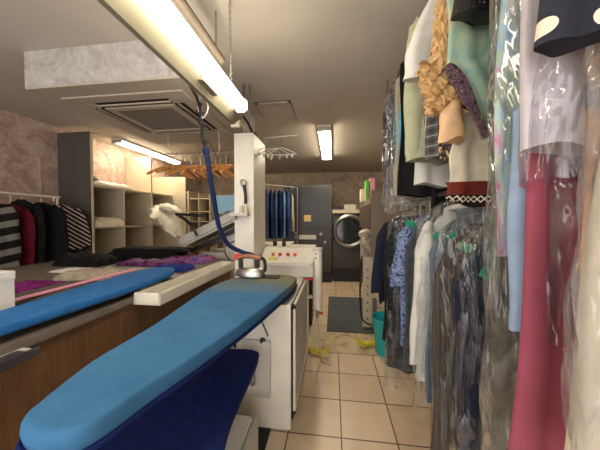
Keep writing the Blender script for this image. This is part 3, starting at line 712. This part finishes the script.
# iron
ir=thing('steam_iron','steel steam iron with wooden handle resting on the blue board','iron',(-.63,2.0,.93))
def iron_pts(s,z,f=1.0):
    # pointed to +x ... narrow sole shape
    L=.13; Wd=.06; pts=[]
    for k in range(24):
        a=2*PI*k/24; x=math.cos(a); y=math.sin(a); wd=Wd*(1-.55*max(0,-x)**1.5)
        pts.append((-.66+x*L*s,1.965+y*wd*s*f,z))
    return pts
obj('heel_rest',B(-.60,-.42,1.93,2.03,.932,.942,bev=.004),M['black'],ir)
obj('soleplate',loft(bmesh.new(),[iron_pts(1,.9425),iron_pts(1,.955),iron_pts(.97,.96)]),M['steel'],ir)
obj('body',loft(bmesh.new(),[iron_pts(.95,.96),iron_pts(.88,.985),iron_pts(.7,1.005),iron_pts(.55,1.01)]),M['chrome'],ir)
for dx in (-.075,.055): obj('handle_post',B(-.66+dx-.018,-.66+dx+.018,1.95,1.98,1.0,1.085,bev=.008),M['black'],ir)
obj('handle',T([(-.765,1.965,1.085),(-.70,1.965,1.10),(-.62,1.965,1.095),(-.57,1.965,1.085)],.019,n=14),plain('wooden_handle',(150,92,66),.4,0,.2,30),ir)
obj('thumb_trigger',B(-.79,-.745,1.945,1.985,1.07,1.12,bev=.008),M['red'],ir)
obj('hose_joint',T([(-.57,1.98,1.09),(-.545,1.985,1.06),(-.54,1.985,1.0),(-.55,1.985,.98)],.014,n=10),M['black'],ir)
bm=T([(-.80,1.97,1.06),(-.86,2.05,1.05),(-.95,2.15,1.1),(-1.0,2.3,1.15),(-.97,2.45,1.18)],.006,n=6)
obj('cord',bm,M['black'],ir)

# ================================================================ BACK OF THE SHOP
dm=thing('dry_cleaning_machine','tall anthracite dry cleaning machine with control strip at the back of the shop','machine',(-.56,6,0))
Y=5.6
def pb(px0,px1,py0,py1,y0,y1): a=P(px0,py0,Y=y0); b=P(px1,py1,Y=y0); return B(a.x,b.x,y0,y1,b.z,a.z,bev=.004)
obj('body',B(-1.11,-.03,Y,6.5,0,2.15,bev=.01),M['machine'],dm)
obj('upper_panel',B(-1.06,-.08,Y-.012,Y,1.2,2.08,bev=.004),plain('dark_satin_panel',(46,46,48),.35,0,.05,4),dm)
obj('control_strip',pb(299,316,235,239.5,Y-.03,Y),M['greywhite'],dm)
obj('label_plate',pb(304,311,215,221.5,Y-.02,Y-.005),plain('ochre_notice',(206,178,110),.6),dm)
obj('lower_door',B(-1.0,-.12,Y-.02,Y,.35,.95,bev=.006),M['machine'],dm)
obj('plinth',B(-1.08,-.05,Y-.03,Y,0.02,.25,bev=.004),M['black'],dm)
for px,py in ((296,233),(296,237),(321,234),(325,242),(290,226)): obj('knob',cyl(bmesh.new(),(P(px,py,Y=Y).x,Y-.02,P(px,py,Y=Y).z),(0,1,0),.03,.04,14),M['steel'],dm)
def port(mx,mz,y,par,r=.33,swing=0):
    o=obj('porthole_ring',torus(bmesh.new(),(mx,y-.03,mz),(0,1,0),r,.055,40),M['steel'],par)
    obj('glass',cyl(bmesh.new(),(mx,y-.02,mz),(0,1,0),r-.02,.03,40),plain('dark_drum_glass',(40,44,48),.08,0,.3,8),o)
    obj('latch',B(mx+r-.02,mx+r+.09,y-.10,y-.03,mz-.05,mz+.05,bev=.01),M['chrome'],o)
wm=thing('washing_machine','black front loading washing machine with round steel door at the back','washing machine',(.4,6.1,0))
obj('body',B(.0,.84,5.75,6.6,0,1.52,bev=.01),M['machine'],wm); port(.36,1.13,5.75,wm)
obj('top_panel',B(.02,.82,5.735,5.75,1.46,1.51),M['black'],wm); obj('emblem',cyl(bmesh.new(),(.38,5.73,1.50),(0,1,0),.02,.02,12),M['paper'],wm)
obj('plinth',B(.0,.84,5.72,5.75,.02,.3),M['black'],wm)
solo('cream_worktop',B(-.02,.95,5.65,6.6,1.60,1.68,bev=.005) if False else B(-.02,.95,5.68,6.6,1.521,1.60,bev=.005),M['cream'],'cream shelf board on top of the washing machine','shelf board')
solo('appliance_box',B(.25,.5,5.8,6.1,1.601,1.72,bev=.006),M['greywhite'],'small pale box on the cream board above the washing machine','box')
solo('dark_case',B(.0,.22,5.8,6.1,1.601,1.68,bev=.006),M['black'],'low dark case on the cream board above the washing machine','box')
# laundry at the washer door
solo('laundry_heap',lump(.45,.85,5.3,5.68,0,.1,60),M['quilt'],'x y z w','cloth') if False else None
tr=thing('laundry_cart','steel laundry cart with cream linen in front of the washing machine','cart',(.75,5.2,0))
obj('basket',B(.55,.95,4.9,5.35,.55,1.02,bev=.03),M['greywhite'],tr)
for x in (.58,.92):
    for y in (4.93,5.32): obj('leg',T([(x,y,0),(x,y,.6)],.012,smoothp=False),M['steel'],tr)
blob([((.5,5.05,1.07),.05),((.6,5.02,1.13),.07),((.78,5.0,1.15),.07),((.95,5.0,1.08),.05)],M['quilt'],'cream linen bundled on the cart in front of the round steel door','linen_roll','linen',2,.04)
solo('floor_mat',B(-.075,.75,3.15,4.57,.0005,.01,bev=.003),M['mat'],'dark grey rectangular floor mat in the aisle','mat')
# blue shirts at back
br=thing('garment_rail','high steel rail behind the column holding blue shirts','rail',(-1.1,4.9,0))
obj('bar',T([(-1.6,4.5,2.06),(-.75,5.35,2.06)],.01,smoothp=False),M['steel'],br)
for x,y in ((-1.6,4.5),(-.75,5.35)): obj('upright',T([(x,y,0),(x,y,2.06)],.012,smoothp=False),M['steel'],br)
bl=[(52,68,92),(38,52,84),(64,88,124),(28,36,60),(92,124,158),(50,74,122)]
ll=['slate blue','dark blue','mid blue','navy','pale blue','bright blue']
for i,c in enumerate(bl):
    x=-1.28+.068*i; y=4.82+.068*i
    garment('work_shirt',ll[i]+' work shirt in the row hanging behind the white column','shirt',y,x,1.97,1.02,fabric('workshirt_%d'%i,c,.1),sh=.19,hem=.2,thk=.02,amp=.012,seed=70+i,sleeves=(.5,.05,.045,.01),group='blue shirts hanging at the back',rot=-68,rail=2.06)
garment('work_shirt','cream shirt at the end of the row of blue shirts','shirt',5.25,-.86,1.9,1.15,M['c_beige'],sh=.15,hem=.16,thk=.02,seed=88,sleeves=(.5,.05,.045,.01),group='blue shirts hanging at the back',rot=-68,rail=2.06)
# table under the blue shirts with dark items
bt=thing('side_table','white machine table below the blue shirts','table',(-1.1,4.2,0))
obj('tabletop',B(-1.5,-.75,4.3,4.9,.93,.96),M['white'],bt)
for x in (-1.47,-.78):
    for y in (4.33,4.87): obj('leg',B(x-.02,x+.02,y-.02,y+.02,0,.93),M['white'],bt)
gb=thing('green_canister','black box with green and white label beneath the steam generator','canister',(-.2,3.4,0))
obj('casing',B(P(300,275,Y=3.3).x,P(312,275,Y=3.3).x,3.3,3.6,.0,.95,bev=.006),M['black'],gb)
obj('label_plate',pb(302,309,274,277,3.29,3.3),plain('green_label',(90,180,60),.5),gb); obj('label_plate',pb(303,308,277.5,280,3.29,3.3),M['paper'],gb)
# right hand storage rack
rk=thing('storage_rack','taupe storage rack with perforated pale uprights beside the hanging clothes','rack',(1,4,0))
Yr=3.5; xl=P(371,230,Y=Yr).x
obj('end_panel',B(xl,XR-.005,Yr,Yr+.03,.93,1.78,bev=.003),M['taupe'],rk)
obj('inner_panel',B(xl-.01,xl+.02,Yr+.03,4.9,1.25,1.60,bev=.003),M['brown'],rk)
obj('shelf',B(xl-.01,XR-.005,Yr+.031,4.9,1.60,1.68,bev=.003),M['taupe'],rk)
obj('shelf',B(xl+.03,XR-.005,Yr+.031,4.9,.9,.925),M['taupe'],rk)
def upright(x,y,z1,w=.09):
    o=obj('upright',B(x,x+w,y,y+.015,0,z1,bev=.002),M['cream'],rk)
    k=0; z=.12
    while z<z1-.05: obj('hole',cyl(bmesh.new(),(x+w*.5,y-.0005,z),(0,1,0),.011,.003,12),M['slot'],o); z+=.105
upright(P(377,300,Y=3.3).x,3.3,P(377,247,Y=3.3).z,.10); upright(P(363,300,Y=3.3).x,3.32,P(366,258,Y=3.3).z,.12)
obj('edge_seal',T([P(362,256,Y=3.28),P(360,290,Y=3.28),P(362,318,Y=3.28),P(371,325,Y=3.28)],.010,n=8),M['rubber'],rk)
bx=[('green_carton','green carton on top of the taupe rack',366,369,180,194,M['c_beige'],(90,180,60)),('pink_carton','pink white carton beside the green one on the rack',370,375,178,191,M['c_beige'],(216,150,160)),('cream_carton','low cream carton at the front of the rack top',361,367,189,196,None,(222,214,180))]
for n,l,p0,p1,q0,q1,_,c in bx:
    a=P(p0,q0,Y=4.3); b=P(p1,q1,Y=4.3); solo(n,B(a.x,b.x,4.3,4.5,1.681,a.z,bev=.004),plain(n+'_card',c,.6),l,'box')
# bucket
bk=thing('bucket','turquoise plastic bucket on the tiles under the hanging clothes','bucket',(.55,2.72,0))
bm=bmesh.new(); n=36; pr=[(.0,.001),(.105,.001),(.115,.02),(.145,.36),(.155,.375),(.152,.385),(.138,.37),(.11,.03),(0,.02)]
loft(bm,[[(.56+r_*math.cos(2*PI*k/n),2.72+r_*math.sin(2*PI*k/n),z_) for k in range(n)] for r_,z_ in [(max(a,.002),b) for a,b in pr]])
obj('shell',bm,M['teal'],bk)
obj('handle',torus(bmesh.new(),(.56,2.72,.35),(.3,1,.1),.15,.005,24),M['steel'],bk)
# yellow grips
def grip(px,py,lab,ang):
    c=P(px,py,Z=.02); t=thing('yellow_clamp',lab,'clamp',(c.x,c.y,0))
    ca,sa=math.cos(ang),math.sin(ang)
    def q(u,v,z): return (c.x+u*ca-v*sa,c.y+u*sa+v*ca,z)
    obj('body',T([q(-.08,0,.03),q(0,.01,.045),q(.08,.0,.03)],.026,n=10),M['yellow'],t)
    for v,u in ((-.02,.09),(.02,.08),(.05,.04)): obj('finger',T([q(-.05,v*.3,.035),q(-.09-u*.3,v,.07),q(-.13-u*.3,v*1.6,.05)],.013,n=8,r2=.008),M['yellow'],t)
    return t
grip(315,352,'yellow plastic clamp on the floor beside the white cabinet',R(160)); grip(371,346,'yellow plastic clamp on the floor next to the turquoise bucket',R(10))

# ================================================================ CLOTHES RAILS on the right
UX,UZ,LX,LZ=.50,2.53,.58,1.53
ur=thing('clothes_rail','upper steel clothes rail hung from the ceiling over the right side','rail',(UX,1.3,UZ))
obj('bar',T([(UX,.1,UZ),(UX,2.6,UZ)],.014,smoothp=False),M['steel'],ur)
for y in (.2,1.35,2.5): obj('hanging_rod',T([(UX,y,UZ),(UX,y,ZC-.002)],.007,smoothp=False),M['steel'],ur)
lr=thing('clothes_rail','lower steel clothes rail under the short garments','rail',(LX,1.5,LZ))
obj('bar',T([(LX,.82,LZ),(LX,2.6,LZ)],.014,smoothp=False),M['steel'],lr)
for y in (.83,2.59): obj('upright',T([(1.22,y,0),(1.22,y,LZ),(LX,y,LZ)],.012,smoothp=False),M['steel'],lr)

C=lambda n,c,**k: fabric(n,c,**k)
M['c_white']=C('white_cotton',(206,204,198),var=.03); M['c_offwhite']=C('ivory_wool',(204,194,172),var=.05); M['c_sage']=C('sage_cloth',(164,166,138),var=.04)
M['c_raspberry']=C('raspberry_crepe',(152,76,94),var=.08,scale=6); M['c_lilac']=C('pale_lilac_satin',(184,176,182),var=.04,rough=.4); M['c_skyblue']=C('sky_blue_cloth',(140,160,186),var=.04)
M['c_brown']=stripes('dark_brown_pinstripe',(74,66,60),(100,92,84),.02,.9,0,0); M['c_steel']=C('steel_blue_cotton',(92,106,118),var=.06); M['c_darknavy']=C('dark_navy_cloth',(30,36,54))
M['c_plaid']=plaid('grey_plaid',(92,90,92),(58,56,62),(168,162,152),.045)
M['c_greenplaid']=plaid('dark_green_plaid',(34,42,44),(22,28,34),(60,70,70),.05)
M['c_satin']=blotches('mint_satin',[(.3,(112,146,136)),(.45,(140,168,152)),(.57,(164,172,136)),(.68,(184,146,152))],5,rough=.35)
M['c_floral']=blotches('pastel_floral',[(.30,(84,130,180)),(.42,(150,186,212)),(.5,(176,196,172)),(.55,(176,172,196)),(.6,(196,110,140)),(.68,(200,130,150)),(.78,(186,200,196))],7,rough=.5,dist=1.5,stretch=(1,1,.5))
M['c_bluefloral']=blotches('blue_floral_print',[(.42,(30,44,96)),(.48,(74,96,146)),(.56,(150,164,190)),(.62,(40,60,120))],26,rough=.7,dist=2)
M['c_paisley']=blotches('paisley_border',[(.4,(30,22,28)),(.5,(112,82,98)),(.56,(40,30,40)),(.66,(170,140,124))],46,rough=.6)
M['c_gold']=C('gold_ruffle',(206,168,118),var=.08,rough=.5); M['c_peach']=C('peach_satin',(212,172,132),var=.05,rough=.4); M['c_rust']=C('brick_red_wool',(104,40,32))
M['c_black_sparkle']=blotches('black_sequins',[(.4,(8,8,9)),(.62,(26,26,28)),(.72,(120,120,124))],60,rough=.2)
M['c_greystripe']=blotches('charcoal_cloth_film_glints',[(.42,(40,40,44)),(.5,(90,90,94)),(.56,(190,188,188)),(.6,(60,60,64))],16,rough=.7,stretch=(1,1,.5))  # charcoal cloth with the film's white glints painted into its colour
M['c_olive']=C('olive_grey_cloth',(104,100,88),var=.1); M['c_tulle']=C('ivory_tulle',(196,184,164),var=.05); M['c_greige']=C('greige_cloth',(160,148,132),var=.04)
def dots():
    m=N('navy_cream_dots'); o=m.xyz(); S=.07
    zr=m.math('DIVIDE',m.math('ADD',o[2],10.03),S); sh=m.math('MULTIPLY',m.math('MODULO',m.math('FLOOR',zr),2),.5)
    fx=m.math('SUBTRACT',m.math('FRACT',m.math('ADD',m.math('DIVIDE',m.math('ADD',o[0],10),S),sh)),.5); fz=m.math('SUBTRACT',m.math('FRACT',zr),.5)
    f=m.math('LESS_THAN',m.math('ADD',m.math('MULTIPLY',fx,fx),m.math('MULTIPLY',fz,fz)),.035)
    m.base(m.mix(f,(30,32,44),(222,208,186))); m.set(.7,0,.3); return m.m
M['c_dots']=dots()
def diam():
    m=N('diamond_band'); o=m.xyz(); a=m.math('PINGPONG',m.math('ADD',o[0],5),.011); b=m.math('ABSOLUTE',m.math('SUBTRACT',o[2],.018))
    f=m.math('LESS_THAN',m.math('ABSOLUTE',m.math('SUBTRACT',m.math('ADD',a,b),.011)),.003)
    top=m.math('GREATER_THAN',o[2],.034)
    m.base(m.mix(top,m.mix(f,(38,26,24),(220,206,184)),(104,40,32))); m.set(.85,0,.2); return m.m
M['c_band']=diam()

def at(pxl,pxr,Y): a=P(pxl,200,Y=Y).x; b=P(pxr,200,Y=Y).x; return (a+b)/2,(b-a)/2
def zz(py,Y): return P(400,py,Y=Y).z
GU='garments on the upper rail'; GL='shirts and jackets on the lower rail'
def gU(name,lab,cat,Y,pxl,sh,zt,pyb,mat,**k):
    hem=k.pop('hem',sh+.01); sl=k.get('sleeves'); x=P(pxl,210,Y=Y).x; ext=max(sh,hem)+(sl[3] if sl else 0)+(.022 if k.get('cover') else 0)
    return garment(name,lab,cat,Y,x+ext,zt,zz(pyb,Y),mat,sh=sh,hem=hem,group=GU,rail=UZ+.01,**k)
def gL(name,lab,cat,Y,pxl,sh,zt,pyb,mat,**k):
    hem=k.pop('hem',sh+.01); sl=k.get('sleeves'); x=P(pxl,300,Y=Y).x; ext=max(sh,hem)+(sl[3] if sl else 0)+(.022 if k.get('cover') else 0)
    return garment(name,lab,cat,Y,x+ext,zt,zz(pyb,Y),mat,sh=sh,hem=hem,group=GL,rail=LZ+.01,**k)
pc,ph=M['plastic'],M['plastic_hazy']
# --- upper rail, far to near
gU('striped_shirt','charcoal striped shirt in crinkled clear film at the far end of the upper rail','shirt',2.2,379,.2,2.42,196,M['c_greystripe'],seed=101,cover=pc,bagz=1.5,sleeves=(.5,.055,.05,.01))
gU('dark_shirt','dark grey shirt in shiny film second from the far end of the upper rail','shirt',2.05,384,.2,2.42,190,C('charcoal_shirt',(58,58,62)),seed=102,cover=pc,bagz=1.45)
gU('teal_shirt','narrow teal shirt edge under film between dark and greige garments','shirt',1.92,390,.2,2.42,160,C('teal_shirt',(60,130,150)),seed=103,cover=pc,bagz=1.5)
gU('greige_dress','long greige dress hanging between teal shirt and sage jacket','dress',1.8,394,.19,2.42,194,M['c_greige'],seed=104)
gU('light_blue_shirt','light blue shirt showing as a thin strip beside the sage jacket','shirt',1.7,399,.19,2.42,170,C('turquoise_shirt',(70,160,190)),seed=105)
gU('black_skirt','black skirt hem hanging below the sage jacket','skirt',1.6,398,.19,2.4,196,M['c_black'],seed=106)
gU('grey_blouse','pale grey blouse with straight hem beneath the sage coat','blouse',1.42,411,.21,2.42,186,C('pale_grey_blouse',(196,194,188),var=.03),seed=107,hem=.2)
gU('sage_coat','sage green coat with drooping hem beneath the white jacket','coat',1.32,402,.19,2.42,162,M['c_sage'],seed=108,amp=.02,sleeves=(.66,.06,.05,.02))
gU('white_jacket','white short jacket with sage lining nearest the ceiling','jacket',1.2,400,.18,2.43,80,M['c_white'],seed=109,hem=.22,sleeves=None,collar=M['c_sage'],neck=.04,drop=.20)
gU('plaid_shirt','grey plaid shirt between the sage coat and the gold ruffle','shirt',1.26,424,.16,2.3,160,M['c_plaid'],seed=110)
gU('floral_black_blouse','black blouse with small flowers below the peach cuff','blouse',1.1,439,.16,2.3,165,M['c_bluefloral'] if False else blotches('black_floral',[(.4,(18,18,20)),(.55,(30,26,26)),(.62,(190,160,120))],40,rough=.7),seed=111)
gU('black_trousers','black trousers hanging behind the ivory skirt','trousers',1.52,430,.12,2.2,214,M['c_black'],seed=112)
# gold ruffle garment with peach cuff
g=thing('ruffled_blouse','gold ruffled blouse with a smooth peach sleeve end','blouse',(.5,1.0,1.7),GU)
Y=1.0; bm=bmesh.new()
def ruf(bm,pxa,pya,pxb,pyb,hw,seed,rows=30):
    rs=[]
    for i in range(rows+1):
        t=i/rows; p=P(pxa+(pxb-pxa)*t,pya+(pyb-pya)*t,Y=Y); ring=[]
        for q in range(40):
            a=2*PI*q/40; rad=hw*(1+.22*math.sin(6*a+t*50+seed)+.18*math.sin(11*a-t*37)+.2*math.sin(t*90+a*2)); ring.append((p.x+rad*math.cos(a),p.y+rad*.55*math.sin(a),p.z+.012*math.sin(7*a+t*20)))
        rs.append(ring)
    return loft(bm,rs)
obj('ruffle',ruf(bmesh.new(),447,-12,438,70,.026,1),M['c_gold'],g,angle=60); obj('ruffle',ruf(bmesh.new(),436,66,446,112,.052,4),M['c_gold'],g,angle=60)
a=P(449,104,Y=Y); obj('cuff',sleeve_bm(a.x,Y-.02,a.z,.14,.034,.043,.0,5,rows=8),M['c_peach'],g); hanger_wire(UX,Y,UZ+.01,2.4,g)
obj('body',loft(bmesh.new(),rings_body(prof_shirt(2.4,1.9,.16,.12,.02,a.x+.13,Y+.015),40,.008,5,3)),M['c_gold'],g,angle=70)
# mint satin dress with paisley border
Y=.92; x0=P(446,60,Y=Y).x
g=thing('satin_dress','mint green satin dress with a paisley border under a black sequin blouse','dress',(x0+.18,Y,zz(140,Y)),GU)
def border_x(py):
    t=0 if py<66 else min(1,((py-66)/72)**(1/1.5)); return P(446+40*t**1.1,py,Y=Y).x
pr=[]
for i in range(30):
    py=-38+178*i/29; zc_=P(446,py,Y=Y).z; xl_=border_x(py) if py>-20 else x0+.1-.1*(py+38)/18; xr_=x0+.40
    if py<0: xr_=x0+.40-.08*(-py/38)
    pr.append((zc_,(xr_-xl_)/2,.03,(xr_+xl_)/2,Y))
obj('skirt',loft(bmesh.new(),rings_body(pr,56,.010,5,120)),M['c_satin'],g,angle=70); hanger_wire(x0+.2,Y,UZ+.01,2.36,g)
bm=bmesh.new(); rs=[]
for i in range(21):
    t=i/20; p=P(446+40*t**1.1,66+72*t**1.5,Y=Y-.05); w=.009+.008*math.sin(PI*min(1,t*1.3))
    rs.append([(p.x-w,Y-.055,p.z-w*.6),(p.x+w,Y-.055,p.z+w*.8),(p.x+w,Y-.045,p.z+w*.8),(p.x-w,Y-.045,p.z-w*.6)])
obj('border',loft(bm,rs),M['c_paisley'],g)
g=gU('sequin_blouse','black sequinned blouse with rounded hem above the mint satin dress','blouse',.84,449,.19,2.42,24,M['c_black_sparkle'],seed=121)
# ivory skirt with band
Y=1.0; cx,_=at(452,486,Y)
g=thing('ivory_skirt','ivory wool skirt with brick red band and diamond pattern hem','skirt',(cx+.06,Y,zz(204,Y)),GU)
xl=P(450,190,Y=Y).x; cxx=xl+.2
obj('panel',loft(bmesh.new(),rings_body([(zz(112,Y)-(zz(112,Y)-zz(185,Y))*i/14,.17+.022*i/14,.022,cxx,Y+.04) for i in range(15)],56,.012,5,9)),M['c_offwhite'],g,angle=70)
obj('hem_band',loft(bmesh.new(),rings_body([(zz(182,Y)-(zz(182,Y)-zz(204,Y))*i/4,.196+.004*i/4,.027,cxx,Y+.04) for i in range(5)],56,.012,5,9)),M['c_band'],g,angle=70); hanger_wire(UX+.15,Y+.04,UZ+.01,2.0,g)
# --- near long garments
gU('floral_gown','long pastel floral gown in clear film hanging to below the lower rail','gown',.72,486,.20,2.42,250,M['c_floral'],seed=130,amp=.014,cover=pc,bagz=.35,hem=.2,bagw=.2)
gU('olive_skirt_suit','olive grey long skirt below the pastel floral gown','dress',.78,484,.19,2.35,470,M['c_olive'],seed=131)
gU('sky_blue_dress','sky blue dress strip between the floral gown and raspberry gown','dress',.67,508,.2,1.74,322,M['c_skyblue'],seed=132,hem=.2,amp=.01)
gU('raspberry_gown','long raspberry gown with rounded hem in crinkled film','gown',.61,500,.17,2.38,440,M['c_raspberry'],seed=133,hem=.25,amp=.016,k=4,cover=pc,bagz=1.15,bagw=.18)
gU('lilac_blouse','pale lilac satin blouse with long hem under the polka dot blouse','blouse',.55,505,.19,2.4,156,M['c_lilac'],seed=134,hem=.20,amp=.008,cover=pc,bagz=1.48,bagw=.17)
gU('polka_dot_blouse','navy blouse with large cream dots at the upper frame corner','blouse',.44,537,.2,2.4,50,M['c_dots'],seed=135,hem=.2,amp=.012)
gU('orange_dress','orange and grey dress edge beside the raspberry gown','dress',.52,584,.13,2.3,310,blotches('orange_grey',[(.45,(206,150,98)),(.6,(90,90,96))],5),seed=136,hem=.13)
Y=.44; xa=P(600,210,Y=Y).x; xb=P(562,400,Y=Y).x
garment('tulle_gown','wide ivory tulle gown in milky film at the lower frame corner','gown',Y,xa+.13,1.9,.95,M['c_tulle'],sh=.08,hem=xa+.13-xb,seed=137,amp=.016,cover=ph,bagz=.85,group=GU,rail=UZ+.01)
# --- lower rail, far to near
gL('navy_jacket','navy jacket at the far end of the lower rail beside the turquoise bucket','jacket',2.35,371,.18,1.42,302,M['c_darknavy'],seed=141,sleeves=(.62,.06,.055,.07),drop=.12)
gL('black_shirt','black shirt in clear film next to the navy jacket','shirt',2.1,383,.2,1.42,340,C('black_shirt',(34,34,38)),seed=142,drop=.17)
gL('green_plaid_shirt','dark green plaid shirt in long film behind the blue flowered shirt','shirt',1.88,384,.2,1.42,368,M['c_greenplaid'],seed=143,cover=pc,bagz=.15,sleeves=(.6,.055,.05,.01),drop=.17)
gL('flowered_shirt','blue and white flowered short sleeve shirt on the lower rail','shirt',1.7,393,.17,1.43,345,M['c_bluefloral'],seed=144,sleeves=(.40,.075,.085,.04),ticket=[(-.14,-.06,20)],drop=.17)
gL('grey_shirt','dark grey shirt between the flowered shirt and the white shirt','shirt',1.56,404,.19,1.42,370,C('grey_shirt',(66,70,74)),seed=145,drop=.17)
gL('white_shirt','white long sleeve shirt in clear film on the lower rail','shirt',1.40,406,.19,1.44,375,M['c_white'],seed=146,cover=pc,bagz=.38,sleeves=(.74,.06,.055,.03),collar=M['c_white'],ticket=[(-.12,-.13,30)],drop=.17)
gL('steel_blue_shirt','steel blue shirt beside the white shirt with green ticket','shirt',1.27,427,.19,1.42,400,M['c_steel'],seed=147,collar=M['c_steel'],ticket=[(-.11,-.10,25)],drop=.17)
gL('brown_coat','long dark brown coat in clear film reaching the floor','coat',1.13,425,.19,1.38,460,M['c_brown'],seed=148,cover=pc,bagz=.1,bagw=.17,ticket=[(-.10,-.09,10)],drop=.19)
gL('navy_suit','long navy suit in shiny film beside the olive skirt','suit',.97,448,.19,1.36,470,M['c_darknavy'],seed=149,cover=pc,bagz=.1,bagw=.17,buttons=M['c_beige'],ticket=[(-.12,-.14,25)],hem=.17,drop=.2)
